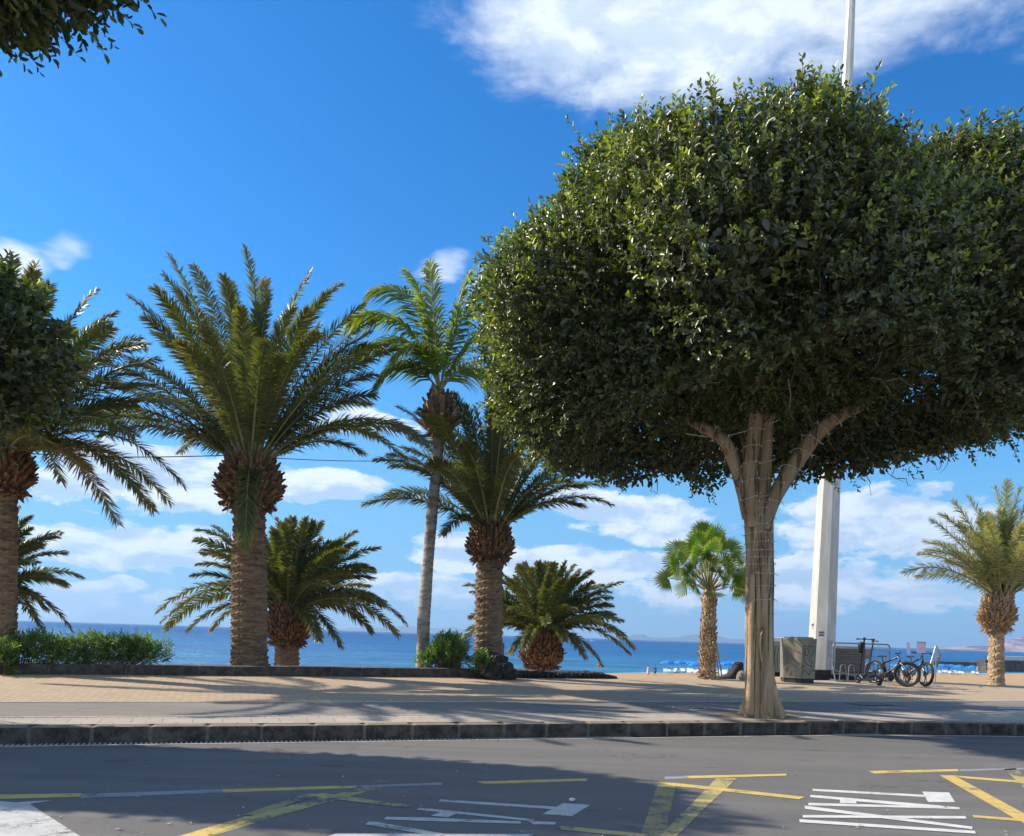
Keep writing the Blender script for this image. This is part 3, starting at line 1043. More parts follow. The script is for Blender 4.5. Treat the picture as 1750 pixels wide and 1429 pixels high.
def canary_palm(label, u_base, v_base, Y, crown_px, tips, seed, trunk_w, boss_px, zfoot, Lf, name='canary_palm', leafm=None, nrand=34, elmin=-5, nl=64, LL=.42, old_tips=(), rachm=None, bossm=None, group=None, boss_r=None, w=.030, trunkm=None, vang=.45, droop=.18, rfrac=(.55, 1), r0=.28, rnd_shift=0.0, hide_above=None):
    rng = np.random.default_rng(seed)
    base = px(u_base, v_base, Y); base.z = zfoot
    root = thing(name, label, 'palm tree', base, 0, group)
    inv = -base
    C = px(*crown_px, Y)
    bz1 = px(boss_px[0], boss_px[1], Y).z; bz0 = px(boss_px[0], boss_px[2], Y).z
    bc = px(boss_px[0], (boss_px[1] + boss_px[2]) / 2, Y)
    rt = trunk_w / FPX * Y / 2
    fs = rt * 1.12
    path = [base, base.lerp(Vector((bc.x, bc.y, bz0)), .15), base.lerp(Vector((bc.x, bc.y, bz0)), .5), Vector((bc.x, bc.y, bz0 + .05)), Vector((bc.x, bc.y, bz1))]
    H = bz0 - zfoot
    tr = palm_trunk('trunk', [p + inv for p in path], [rt * 1.22, rt * 1.06, rt, rt * .97, rt * .8], trunkm or M_ptrunk, root, rows=max(6, int(H / .15)), amp=.075 * rt / .4)
    br = boss_r if boss_r else boss_px[3] / FPX * Y / 2
    boss('leaf_base_collar', bc + inv, rt * 1.05, br, br * .72, bz0 + inv.z, bz1 + inv.z, root, bossm or [M_boss, M_bossd, M_bosst], n=int(420 * (br / .6)), size=.15 * br / .6 + .03, seed=seed)
    specs = []
    for tp in tips:
        u, v, dy = tp[:3]
        old = tp[3] if len(tp) > 3 else 0.0
        specs.append(mkspec(C, px(u, v, Y + dy), rng, old, 1.0, None, r0))
    for i in range(nrand):
        azi = i * 2.4 + rng.normal(0, .2)
        e = R(elmin + (86 - elmin) * ((i + .5) / nrand) ** .85) + rng.normal(0, .07)
        L = Lf * rng.uniform(.86, 1.04) * (1 - .12 * math.sin(e))
        d = Vector((math.cos(azi) * math.cos(e), math.sin(azi) * math.cos(e), math.sin(e)))
        tip = C + d * L
        specs.append(mkspec(C, tip, rng, 0.0, 1.0, None, r0))
    specs = [(tuple(np.array(a) + np.array(inv)), tuple(np.array(b) + np.array(inv)), tuple(np.array(c) + np.array(inv)), o, s) for a, b, c, o, s in specs]
    fronds_mesh('crown', specs, rng, leafm or M_palm, rachm or M_rach, root, n=int(nl * 2.2), L=LL, w=w, vang=vang, droop=droop, rnd_shift=rnd_shift)
    return root


def depth_on_prom(u, v): return pp(u, v).y


YA = depth_on_prom(427, 1154) + .9
YB = depth_on_prom(838, 1158) + .7
YL = depth_on_prom(5, 1152) + .5
WT = px(427, 1138, YA).z
print('depths', YA, YB, YL, 'bed', WT)
canary_palm('tall palm with a frond hanging down over its thick trunk', 427, 1138, YA, (428, 790),
            [(418, 425, 0), (288, 433, .8), (281, 470, -.6), (283, 520, -1.2), (223, 508, .2), (330, 455, 1.5), (395, 482, 2), (455, 480, -.5), (531, 465, .8), (583, 485, .3), (560, 500, -1.2), (412, 528, -2.6),
             (132, 618, .3, .18), (176, 652, -1.0, .2), (222, 620, 1.2), (262, 568, .8), (308, 585, -2.4, .15), (303, 495, -1.4, .1), (480, 610, -2.8), (622, 520, .6), (640, 548, 1.6), (627, 592, .2), (634, 615, 1.5), (640, 640, -.5),
             (640, 675, .6, .1), (632, 690, 1.8), (712, 742, -.3), (705, 735, .8), (690, 782, -1.2, .12), (620, 775, 1.8), (155, 700, -.5), (125, 728, .6), (170, 745, -1.2), (215, 690, 2.3), (418, 935, -1.55), (500, 520, 2.2), (350, 560, -2.9), (545, 570, -2.4)],
            3, 57, (427, 792, 866, 104), WT - .3, 4.9, nrand=24, elmin=8, nl=84, LL=.43)
canary_palm('tall palm half hidden by the cut-off ficus at the left edge', 2, 1140, YL, (4, 765),
            [(165, 497, .4), (190, 560, -.5), (238, 578, .6), (242, 590, 1.5), (85, 487, -.3), (240, 640, .2), (232, 690, .8), (262, 660, -.4), (315, 832, .2), (262, 873, -.6, .95), (201, 893, -1.3, 1.0), (104, 822, -2.2, .3), (270, 720, 1.2), (230, 745, -1), (150, 800, 1.6, .4), (120, 560, -1.8), (60, 450, 1)],
            5, 46, (6, 762, 842, 92), WT - .3, 4.4, nrand=34, elmin=-20, nl=76, LL=.40)
canary_palm('palm with a ball of cut leaf bases, next to the lava boulder', 834, 1145, YB, (840, 900),
            [(622, 862, .3), (680, 695, .8), (678, 722, -.4), (664, 778, .6), (668, 797, -.8), (757, 912, -1.5), (1044, 862, .1), (998, 866, -.9), (1000, 832, .7), (1035, 830, 1), (960, 790, .5), (700, 750, 1.5), (770, 680, .4), (720, 700, -1), (830, 660, .2), (880, 665, -.5), (930, 690, .5), (985, 740, .8), (700, 800, 2), (790, 760, -2.4), (880, 780, -2.2), (735, 790, -2)],
            9, 45, (838, 900, 958, 76), WT - .3, 4.0, nrand=30, elmin=14, nl=76, LL=.38)
G3 = 'low palms growing on the beach side of the wall'
canary_palm('low palm growing right behind the tall palm in the left half', 489, 1140, 34, (492, 1040),
            [(338, 906, 0), (365, 899, .8), (334, 922, -.5), (345, 945, .6), (338, 965, -.8), (268, 1046, 0), (277, 1062, -.8), (283, 1074, .8), (320, 1078, -1.5), (360, 1077, 1), (372, 1000, 1), (465, 903, 0), (492, 890, -.6), (520, 900, .8), (550, 893, 0), (608, 908, .4), (646, 936, 0), (606, 928, -1), (626, 966, .5), (638, 988, -.4), (694, 1066, 0),
             (680, 1086, -.8), (635, 1080, .6), (583, 1105, -1.4), (546, 1094, -2.2), (656, 1034, .8), (560, 1000, -3.2), (485, 950, -3), (440, 920, 1), (590, 940, -2)],
            13, 40, (492, 1040, 1100, 74), -3.4, 4.2, nrand=44, elmin=4, nl=70, LL=.50, w=.055, group=G3)
canary_palm('low bushy palm with a broad crown right of the lava boulder', 927, 1146, 42, (928, 1082),
            [(795, 1000, 0), (806, 1012, -.6), (783, 1098, 0), (800, 1075, .8), (862, 984, 0), (882, 973, .8), (925, 968, 0), (960, 972, -.6), (990, 975, .4), (1012, 978, 0), (1062, 995, 0), (1045, 1022, .5), (1045, 1052, -.4), (1068, 1086, 0), (1083, 1108, .4), (1076, 1118, -.6), (1028, 1136, -1.2), (872, 1116, -1.6), (1000, 1124, -2),
             (830, 1040, 1), (930, 1040, -3), (895, 1110, -3), (965, 1095, -3.4), (850, 1010, 1.2), (1030, 1000, 1.3), (815, 1050, -1)],
            17, 36, (926, 1086, 1142, 70), -3.4, 4.3, nrand=56, elmin=0, nl=64, LL=.52, w=.062, group=G3)
canary_palm('palm mostly beyond the left edge, its fronds low behind the hedge', -34, 1120, 33, (-34, 1010),
            [(52, 884, 0), (103, 912, 0), (112, 945, .5), (70, 930, -1), (109, 1000, 0), (60, 985, .8), (122, 1076, 0), (78, 1084, -.8), (80, 1040, .6), (60, 1050, -1)],
            19, 42, (-34, 1010, 1075, 80), -3.4, 4.2, nrand=26, elmin=0, nl=66, LL=.50, w=.055, group=G3)
YD = depth_on_prom(1702, 1171) + .1
canary_palm('slender date palm with grey green fronds at the right edge', 1702, 1171, YD, (1712, 1018),
            [(1545, 978, 0), (1583, 942, -.5), (1580, 925, .6), (1590, 887, 0), (1608, 880, -.8), (1630, 857, .5), (1655, 850, 0), (1700, 832, 0), (1722, 822, .5), (1745, 835, -.4), (1790, 860, 0), (1840, 900, .3), (1870, 960, 0), (1660, 910, -2), (1690, 900, -2.3), (1750, 900, -2), (1620, 960, 1)],
            23, 24, (1704, 1020, 1078, 56), prom_z(ab(pp(1702, 1171))[1]) - .1, 3.3, name='date_palm', leafm=M_pdate, nrand=34, elmin=12, nl=60, LL=.42, rachm=M_rachl, bossm=[M_dateb, M_fibre, M_bosst], w=.026, trunkm=bark_palm('date_bark', (.26, .17, .10), (.50, .36, .23)), vang=.7, rnd_shift=.1, r0=.2)

# hanging dry flower stalks under the date palm crown
# ---- coconut palm
YC = YB - .5
croot_p = px(722, 1141, YC); croot_p.z = WT - .3
coc = thing('coconut_palm', 'slender leaning coconut palm with a grey ringed trunk', 'palm tree', croot_p)
inv = -croot_p
pth = [croot_p] + [px(u, v, YC) for u, v in ((722, 1130), (724, 1060), (730, 980), (738, 880), (745, 810), (749, 765), (752, 735), (754, 690))]
palm_trunk('trunk', [p + inv for p in pth], [.20, .175, .165, .16, .15, .14, .15, .19, .12], M_coctrunk, coc, rows=52, seg=28, amp=.016, sc=1)
boss('leaf_base_collar', px(751, 715, YC) + inv, .17, .40, .20, (px(751, 748, YC) + inv).z, (px(751, 680, YC) + inv).z, coc, [M_fibre, M_bossd, M_bosst], n=70, size=.30, up=.5, seed=4)
rng = np.random.default_rng(31)
CC = px(752, 672, YC)
sp = []
for (u1, v1, u2, v2, dy) in ((700, 500, 598, 548, 0), (725, 470, 640, 495, .7), (738, 520, 700, 468, .4), (742, 560, 735, 452, -.3), (772, 540, 800, 470, .2), (780, 520, 835, 490, -.5), (795, 560, 850, 560, .6), (700, 590, 655, 640, -.8), (790, 600, 840, 650, .9), (735, 560, 685, 600, -1.4), (720, 540, 620, 600, 1.0)):
    sp.append((tuple(CC + inv), tuple(px(u1, v1, YC + dy * .6) + inv), tuple(px(u2, v2, YC + dy) + inv), 0.0 if u2 != 700 else .2, 1.0))
fronds_mesh('crown', sp, rng, M_coco, M_rachl, coc, n=95, L=.88, w=.045, vang=.1, droop=.5, a0=58, a1=30, start=.16, rr=.028, width_turn=.5)

# ---- fan palm
YF = depth_on_prom(1208, 1163) + .6
fb = px(1209, 1163, YF)
fan = thing('fan_palm', 'short fan palm with shaggy trunk beside the stair handrail', 'palm tree', fb)
inv = -fb
fp = [fb + Vector((0, 0, -.2))] + [px(u, v, YF) for u, v in ((1209, 1120), (1210, 1080), (1211, 1030), (1212, 1000))]
palm_trunk('trunk', [p + inv for p in fp], [.21, .20, .19, .20, .12], bark_palm('fan_bark', (.28, .18, .11), (.55, .43, .30)), fan, rows=20, seg=30, amp=.05, sc=5)
boss('leaf_base_collar', px(1210, 1090, YF) + inv, .2, .225, .2, (px(1210, 1160, YF) + inv).z, (px(1211, 1015, YF) + inv).z, fan, [simple('boot_fibre', (.42, .30, .18), .9, .4, 12), M_fibre, simple('boot_pale', (.66, .54, .38), .85, .2, 12)], n=330, size=.13, up=.7, seed=8)
VV = []; Q = []; T = []; qr = []; tr = []; qo = []; to = []; k0 = 0
FC = px(1212, 1003, YF)
fans = [(1150, 925, 1, .9), (1140, 958, -.3, .85), (1128, 985, .3, .8), (1175, 935, .6, 1), (1190, 915, -.2, 1), (1212, 905, .4, 1), (1235, 915, -.3, .95), (1252, 925, .5, .9), (1268, 945, 0, .8), (1285, 980, .4, .85), (1270, 1000, -.4, .85), (1290, 1010, .7, .8),
        (1180, 960, -.8, .8), (1205, 945, -.9, .8), (1240, 955, -.8, .8), (1185, 1000, -.7, .7), (1222, 1015, -.8, .75), (1245, 985, -.9, .7), (1165, 1000, .7, .8), (1225, 925, 1, 1), (1200, 975, .9, .8), (1158, 975, .9, .8),
        (1195, 985, -1, .8), (1230, 975, -1.1, .8), (1170, 975, -.9, .9), (1215, 930, -1.1, 1), (1250, 960, -.5, .9), (1188, 940, -1, 1), (1262, 985, -.6, .8), (1150, 950, -.7, .9), (1212, 960, .5, .9), (1200, 890, .2, .8), (1225, 898, -.3, .8)]
pet = MB()
for u, v, dy, sc_ in fans:
    hub = FC.lerp(px(u, v, YF + dy), .82) ; ax = (hub - FC).normalized()
    pet.tube([FC + inv + Vector((0, 0, -.15)), FC.lerp(hub, .5) + Vector((0, 0, .05)) + inv, hub + inv], [.028, .017, .011], 5)
    nvv = (Vector((0, -.8, .42)) + ax * -.2 + Vector(rng.normal(0, .28, 3))).normalized()
    sd = ax.cross(nvv).normalized(); nn2 = sd.cross(ax)
    ns = 34; rad = .62 * sc_
    for k in range(ns):
        th = -2.0 + 4.0 * k / (ns - 1)
        d = ax * math.cos(th) + sd * math.sin(th)
        l = rad * (1 - .16 * abs(th) / 2) * rng.uniform(.92, 1.06)
        wv = sd * math.cos(th) - ax * math.sin(th)
        fold = nn2 * (.016 if k % 2 else -.016)
        a_, b_ = hub + d * .03, hub + d * l * .62 + Vector((0, 0, -.03)) + fold
        ww = l * .62 * 4.0 / ns * .66
        tip = hub + d * l + Vector((0, 0, -.07 * sc_ * rng.uniform(.4, 1.7)))
        vs = [a_ - wv * .004, a_ + wv * .004, b_ + wv * ww, b_ - wv * ww, tip]
        VV += [tuple(x + inv) for x in vs]
        Q.append((k0, k0 + 1, k0 + 2, k0 + 3)); T.append((k0 + 3, k0 + 2, k0 + 4)); k0 += 5
        r = rng.random() * .7 + .2; low = max(0, (v - 975) / 60) * .5
        qr.append(r); tr.append(r); qo.append(low * .6 + (.25 if abs(th) > 1.7 else 0)); to.append(min(1, .35 + low * .7))
np_mesh('crown', VV, Q, T, [M_fan], None, None, qr, tr, qo, to, fan)
pet.build('leaf_stalks', M_rachl, fan)

# ================================================================== ficus trees
def ficus_bark():
    m, t = mat('ficus_bark')
    p = t.obj()
    n = t.noise(t.map(p, (6, 6, .7)), 1.0, 7, .6, .3)
    n2 = t.noise(p, 18, 5, .7)
    b = t.noise(t.map(p, (1, 1, .5)), 2.6, 4)
    c = t.mix(t.mr(n, .34, .66), (.34, .225, .13), (.58, .42, .255))
    c = t.mix(t.mr(b, .42, .66, 0, .5), c, (.36, .27, .18))
    c = t.mix(t.mr(n2, .62, .78, 0, .6), c, (.17, .12, .08))
    fz = t.noise(t.map(p, (11, 11, .55), loc=(2, 5, 0)), 1.0, 8, .7, .6)
    c = t.mix(t.mr(fz, .56, .62, 0, .75), c, (.12, .08, .055))
    kn = t.noise(t.map(p, (3, 3, 1.3), loc=(8, 1, 3)), 1.3, 5, .6)
    c = t.mix(t.mr(kn, .60, .68, 0, .6), c, (.20, .15, .11))
    n = t.m('SUBTRACT', n, t.mr(fz, .54, .62, 0, .8))
    t.out(t.bsdf(c, .85, t.bump(t.m('ADD', n, t.m('MULTIPLY', n2, .5)), .9, .05), .2))
    return m


M_fbark = ficus_bark()


def fluted(mb, pts, radii, lob=.14, nl=6, seed=0, seg=30, sub=7):
    """stem lofted with fused vertical ribs"""
    rs = random.Random(seed)
    ph = [rs.uniform(0, 6.28) for _ in range(4)]
    pts = [Vector(p) for p in pts]
    P = []; RR = []
    for i in range(len(pts) - 1):
        p_1 = pts[max(i - 1, 0)]; p0 = pts[i]; p1 = pts[i + 1]; p2 = pts[min(i + 2, len(pts) - 1)]
        for k in range(sub):
            t = k / sub
            P.append(0.5 * ((2 * p0) + (p1 - p_1) * t + (2 * p_1 - 5 * p0 + 4 * p1 - p2) * t * t + (3 * p0 - p_1 - 3 * p1 + p2) * t ** 3))
            RR.append(radii[i] + (radii[i + 1] - radii[i]) * t)
    P.append(pts[-1]); RR.append(radii[-1])
    vs = []; fs = []
    prev = Vector((1, 0, 0))
    for i, p in enumerate(P):
        d = (P[min(i + 1, len(P) - 1)] - P[max(i - 1, 0)]).normalized()
        s = (prev - d * prev.dot(d)).normalized(); prev = s; u = d.cross(s)
        L = lob(i / len(P)) if callable(lob) else lob
        for k in range(seg):
            th = 2 * math.pi * k / seg
            w = math.sin(nl * th + ph[0] + .5 * math.sin(i * .07 + ph[1])) * .6 + math.sin((nl - 3) * th + ph[2] + i * .03) * .5 + math.sin((nl + 5) * th + ph[3]) * .22
            r = RR[i] * (1 + L * w + rs.uniform(-.012, .012))
            vs.append(p + (s * math.cos(th) + u * math.sin(th)) * r)
    for i in range(len(P) - 1):
        for k in range(seg): fs.append((i * seg + k, i * seg + (k + 1) % seg, (i + 1) * seg + (k + 1) % seg, (i + 1) * seg + k))
    fs.append(tuple(reversed(range(seg)))); fs.append(tuple((len(P) - 1) * seg + k for k in range(seg)))
    mb.vf(vs, fs)
    return P, RR


def leaves_arrays(Pb, D, Nn, L, Wd):
    S = nrm(np.cross(D, Nn)); N2 = np.cross(S, D)
    L = L[:, None]; Wd = Wd[:, None]
    fold = N2 * Wd * .22
    v = np.stack([Pb, Pb + D * L * .32 + S * Wd * .46 + fold, Pb + D * L * .74 + S * Wd * .36 + fold, Pb + D * L - N2 * L * .10,
                  Pb + D * L * .74 - S * Wd * .36 + fold, Pb + D * L * .32 - S * Wd * .46 + fold], 1)
    return v.reshape(-1, 3)


def crown_mesh(name, C, Rf, nshoot, rng, parent, inv, leafL=.095, toward=None, ninner=30000, leafw=.56, bright=.28, core=True, cut=None, hang=.12, twigs=True):
    """a crown of leafy shoots that grow out through an uneven surface; Rf(dir array)->radius"""
    C = np.array(C, float)
    d = nrm(rng.normal(0, 1, (nshoot * 3, 3)))
    if toward is not None:
        w = np.clip(.42 + .75 * (d @ np.array(toward)), .10, 1)
        d = d[rng.random(len(d)) < w]
    d = d[:nshoot]
    n = len(d)
    Rr = Rf(d)
    depth = np.abs(rng.normal(0, .46, n))
    shell = C + d * (Rr - .25 - depth)[:, None]
    if cut is not None:
        k = cut(shell); shell = shell[k]; d = d[k]; n = len(d)
    down = np.clip(-d[:, 2:3], 0, 1)
    ax = nrm(d * 1.0 + np.array([0, 0, .6]) * (1 - down * 1.2) + np.array([0, 0, -1.0]) * down * (1.1 if hang else .4) + rng.normal(0, .42, (n, 3)))
    sl = rng.uniform(.22, .50, n)
    longone = rng.random(n) < .12
    sl = np.where(longone, sl * 1.45, sl)
    M = 11
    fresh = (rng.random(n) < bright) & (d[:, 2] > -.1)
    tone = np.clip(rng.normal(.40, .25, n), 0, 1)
    k = np.arange(M)
    f = .18 + .82 * k / (M - 1)
    a1 = nrm(np.cross(ax, np.array([.3, .2, 1.0]))); a2 = np.cross(ax, a1)
    ph = rng.random(n)[:, None] * 6.28 + k[None, :] * 2.4 + rng.normal(0, .3, (n, M))
    rad = a1[:, None, :] * np.cos(ph)[..., None] + a2[:, None, :] * np.sin(ph)[..., None]
    bend = np.array([0, 0, -.12])
    Pb = shell[:, None, :] + ax[:, None, :] * (sl[:, None] * f[None, :])[..., None] + bend * (f ** 2)[None, :, None] * sl[:, None, None]
    open_ = np.interp(f, [0, .8, 1], [1.25, .85, .25])[None, :, None]
    D = nrm(ax[:, None, :] * 1.0 + rad * open_ * 1.5 + rng.normal(0, .25, (n, M, 3)) + np.array([0, 0, -.12]))
    Nn = nrm(ax[:, None, :] * .5 + d[:, None, :] * .6 - rad * .25 + np.array([-.15, 0, .40]) + rng.normal(0, .55, (n, M, 3)))
    L = leafL * rng.uniform(.72, 1.22, (n, M)) * np.where(f > .93, .8, 1)[None, :]
    Wd = L * leafw * rng.uniform(.85, 1.1, (n, M))
    V1 = leaves_arrays(Pb.reshape(-1, 3), D.reshape(-1, 3), Nn.reshape(-1, 3), L.ravel(), Wd.ravel())
    r1 = np.clip(tone[:, None] + rng.normal(0, .18, (n, M)), 0, 1).ravel()
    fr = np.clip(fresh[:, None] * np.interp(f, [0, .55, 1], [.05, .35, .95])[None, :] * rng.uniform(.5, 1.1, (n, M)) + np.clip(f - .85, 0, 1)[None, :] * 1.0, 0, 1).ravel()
    # inner foliage
    di = nrm(rng.normal(0, 1, (ninner, 3)))
    Ri = Rf(di) * rng.uniform(.62, .97, ninner)
    Pi = C + di * Ri[:, None]
    if cut is not None:
        kk = cut(Pi); Pi = Pi[kk]; di = di[kk]
    m = len(Pi)
    Di = nrm(rng.normal(0, 1, (m, 3)) + di * .6)
    Ni = nrm(rng.normal(0, .7, (m, 3)) + np.array([0, 0, .8]))
    Li = leafL * rng.uniform(1.2, 2.0, m)
    V2 = leaves_arrays(Pi, Di, Ni, Li, Li * .6)
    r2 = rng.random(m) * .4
    V = np.concatenate([V1, V2]) + np.array(inv)
    nt = len(V) // 6
    b = np.arange(nt)[:, None] * 6
    Q = np.concatenate([b + np.array([[0, 1, 2, 3]]), b + np.array([[0, 3, 4, 5]])])
    rr = np.concatenate([r1, r2]); oo = np.concatenate([fr, np.zeros(m)])
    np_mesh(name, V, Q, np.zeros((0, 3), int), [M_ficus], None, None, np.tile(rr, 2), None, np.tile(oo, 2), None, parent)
    if twigs:
        kt_ = rng.random(n) < .45
        shell = shell[kt_]; ax = ax[kt_]; sl = sl[kt_]; a1 = a1[kt_]; a2 = a2[kt_]; n = len(shell)
        # a thin three-sided twig along each shoot
        wv = .0045
        e0 = shell - ax * .25; e1 = shell + ax * sl[:, None] * .6 + np.array([0, 0, -.03]); e2 = shell + ax * sl[:, None] + bend * sl[:, None]
        rings = []
        for P_, w_ in ((e0, wv * 1.5), (e1, wv), (e2, wv * .5)):
            for q in range(3):
                rings.append(P_ + (a1 * math.cos(q * 2.09) + a2 * math.sin(q * 2.09)) * w_)
        TV = np.stack(rings, 1).reshape(-1, 3) + np.array(inv)
        b = np.arange(n)[:, None] * 9
        TQ = np.concatenate([b + np.array([[3 * j + q, 3 * j + (q + 1) % 3, 3 * j + 3 + (q + 1) % 3, 3 * j + 3 + q]]) for j in range(2) for q in range(3)])
        np_mesh('twigs', TV, TQ, np.zeros((0, 3), int), [M_twig], parent=parent)


def bumpy(rng, nb, amp, width):
    c = nrm(rng.normal(0, 1, (nb, 3))); a = rng.normal(0, amp, nb); w = rng.uniform(width * .6, width * 1.4, nb)
    def f(d):
        o = np.zeros(len(d))
        for i in range(nb):
            o += a[i] * np.exp(-(1 - d @ c[i]) / (w[i] ** 2) * 2)
        return o
    return f
# ---- the big ficus by the kerb
TB = pp(1301, 1224.5)
big = thing('ficus_tree', 'large dome-crowned ficus with a pale trunk wrapped in fairy lights', 'tree', TB)
inv = -TB
YT = TB.y
tk = MB()
P_, R_ = fluted(tk, [px(1303, 1238, YT) + inv, px(1301, 1222, YT) + inv, px(1301, 1195, YT) + inv, px(1300, 1130, YT) + inv, px(1299, 1050, YT) + inv, px(1300, 980, YT) + inv, px(1298, 940, YT) + inv, px(1295, 895, YT) + inv, px(1293, 860, YT) + inv],
                [.35, .28, .235, .218, .22, .225, .22, .21, .225], lob=lambda f: .18 + .12 * max(0, 1 - f * 7), nl=7, seed=2, seg=44)
limbs = [([(1277, 885, 0), (1268, 835, -.05), (1252, 785, -.1), (1236, 752, -.1), (1205, 732, .1), (1160, 708, .3), (1120, 690, .4), (1060, 640, .8)], [0.095, 0.120, 0.112, 0.107, 0.103, 0.086, 0.069, 0.034]),
         ([(1287, 900, -.12), (1283, 850, -.18), (1281, 800, -.18), (1287, 750, -.15), (1292, 700, -.1), (1297, 640, 0), (1290, 540, .3)], [0.120, 0.129, 0.133, 0.129, 0.129, 0.129, 0.069]),
         ([(1303, 905, -.05), (1304, 850, -.05), (1307, 800, -.02), (1310, 740, 0), (1314, 690, 0), (1318, 640, .2), (1340, 540, .8)], [0.129, 0.138, 0.125, 0.112, 0.112, 0.103, 0.052]),
         ([(1306, 905, -.1), (1320, 858, -.15), (1346, 812, -.2), (1376, 768, -.25), (1402, 735, -.3), (1440, 708, -.4), (1490, 684, -.5), (1560, 640, -.6)], [0.120, 0.142, 0.150, 0.146, 0.138, 0.112, 0.095, 0.052]),
         ([(1318, 712, 0), (1332, 690, .1), (1352, 682, .2), (1385, 688, .5), (1440, 660, .9)], [0.086, 0.077, 0.069, 0.060, 0.026]),
         ([(1290, 700, 0), (1270, 678, .2), (1245, 680, .3), (1225, 690, .5), (1190, 670, 1.0)], [0.077, 0.069, 0.052, 0.043, 0.017]),
         ([(1286, 890, .2), (1282, 800, 1.0), (1270, 720, 1.8), (1250, 640, 2.8)], [0.103, 0.112, 0.095, 0.052])]
LP = []
for i, (pts, rad) in enumerate(limbs):
    P2, R2 = fluted(tk, [px(u, v, YT + dy) + inv for u, v, dy in pts], rad, lob=.09, nl=5, seed=10 + i, seg=22)
    LP.append((P2, R2))
# buttress roots
for i, (a, l, r) in enumerate(((3.0, .45, .12), (3.7, .42, .12), (4.5, .10, .08), (5.1, .12, .09), (5.7, .5, .13), (.1, .62, .12), (1.2, .5, .1), (2.2, .5, .1))):
    d = Vector((math.cos(a), math.sin(a), 0))
    fluted(tk, [d * .15 + Vector((0, 0, .75)), d * .21 + Vector((0, 0, .34)), d * (.21 + l * .17) + Vector((0, 0, .13)), d * (.22 + l * .38) + Vector((0, 0, -.03))], [.07, r * .95, r, r * .5], lob=.08, nl=4, seed=30 + i, seg=14, sub=5)
for (u0_, u1_, u2_, yo, r_) in ((1293, 1296, 1290, -.20, .055), (1304, 1307, 1301, -.205, .062), (1316, 1314, 1306, -.16, .068), (1279, 1279, 1281, -.06, .062), (1312, 1317, 1318, -.07, .062)):
    fluted(tk, [px(u0_ + (u0_ - 1300) * .3, 1232, YT + yo * 1.2) + inv, px(u0_, 1205, YT + yo * 1.1) + inv, px((u0_ + u1_) / 2, 1120, YT + yo) + inv, px(u1_, 1030, YT + yo * .95) + inv, px((u1_ + u2_) / 2, 940, YT + yo * .9) + inv, px(u2_, 870, YT + yo * .8) + inv], [r_ * 1.5, r_ * 1.05, r_, r_ * .9, r_ * .85, r_ * .6], lob=.10, nl=5, seed=int(u0_), seg=16)
# a stub of an aerial root grown into the trunk
fluted(tk, [px(1304, 1072, YT - .30) + inv, px(1301, 1095, YT - .33) + inv, px(1303, 1125, YT - .32) + inv, px(1305, 1150, YT - .29) + inv], [.015, .032, .035, .008], lob=.05, nl=3, seed=77, seg=10)
fluted(tk, [px(1281, 1222, YT - .22) + inv, px(1283, 1150, YT - .23) + inv, px(1284, 1060, YT - .22) + inv, px(1286, 980, YT - .2) + inv], [.085, .062, .06, .05], lob=.05, nl=3, seed=78, seg=14)
tk.build('trunk', M_fbark, big, smooth=True)

rngf = np.random.default_rng(5)
CB = np.array([TB.x - .05, YT + .05, 6.75])
bz = bumpy(rngf, 190, .46, .12); bz2 = bumpy(rngf, 30, .34, .42)
BL = nrm(np.array([[.12, -.92, .38], [.46, -.78, .43], [-.28, -.88, .38], [.36, -.60, .71], [.80, .10, .52], [.62, .45, .50], [-.35, -.3, .9], [.12, -.25, .98], [-.80, -.1, .30], [-.9, -.2, -.25]]))
BA = [-.75, .55, .25, -.6, .55, .45, .1, .1, -.1, .35]; BWd = [.26, .2, .2, .36, .30, .35, .3, .2, .3, .3]


def hollow(C, Rr, d, top, dip, rx, tilt=0.0):
    dip = dip + 1.15 * np.abs(d[:, 0]) / np.sqrt(np.maximum(1 - d[:, 2] ** 2, 1e-4))
    """radius where a ray from C meets the hollow underside of the crown"""
    h2 = (d[:, 0] ** 2 + d[:, 1] ** 2) / (rx * rx) * dip
    dzz = d[:, 2] - tilt * d[:, 1]
    D = dzz * dzz - 4 * h2 * top
    t = np.where((dzz < 0) & (D > 0), (-dzz - np.sqrt(np.maximum(D, 0))) / (2 * np.maximum(h2, 1e-5)), 99.0)
    return np.minimum(Rr, np.maximum(t, .3))


def R_big(d):
    z = d[:, 2]
    h = np.sqrt(np.maximum(1 - z * z, 1e-6))
    up = 1 / ((h / 5.2) ** 2 + (np.maximum(z, 0) / 3.5) ** 2) ** (1 / 2)
    dn = 1 / np.sqrt((h / 5.2) ** 2 + (np.minimum(z, 0) / 2.35) ** 2)
    r = np.where(z > 0, up, dn)
    r = r + np.clip(bz(d) + bz2(d), -.95, .6) * np.where(z > -.25, 1, .6)
    for c, a, w in zip(BL, BA, BWd):
        r = r + a * np.exp(-(1 - d @ c) / (w * w) * 1.6)
    return hollow(CB, r, d, .68, .95, 5.0, -.10) + .12 * bz(d)


tow = nrm(np.array([-.25, -.95, -.12]))
crown_mesh('crown', CB, R_big, 19500, rngf, big, inv, toward=tow, ninner=120000, leafL=.090)
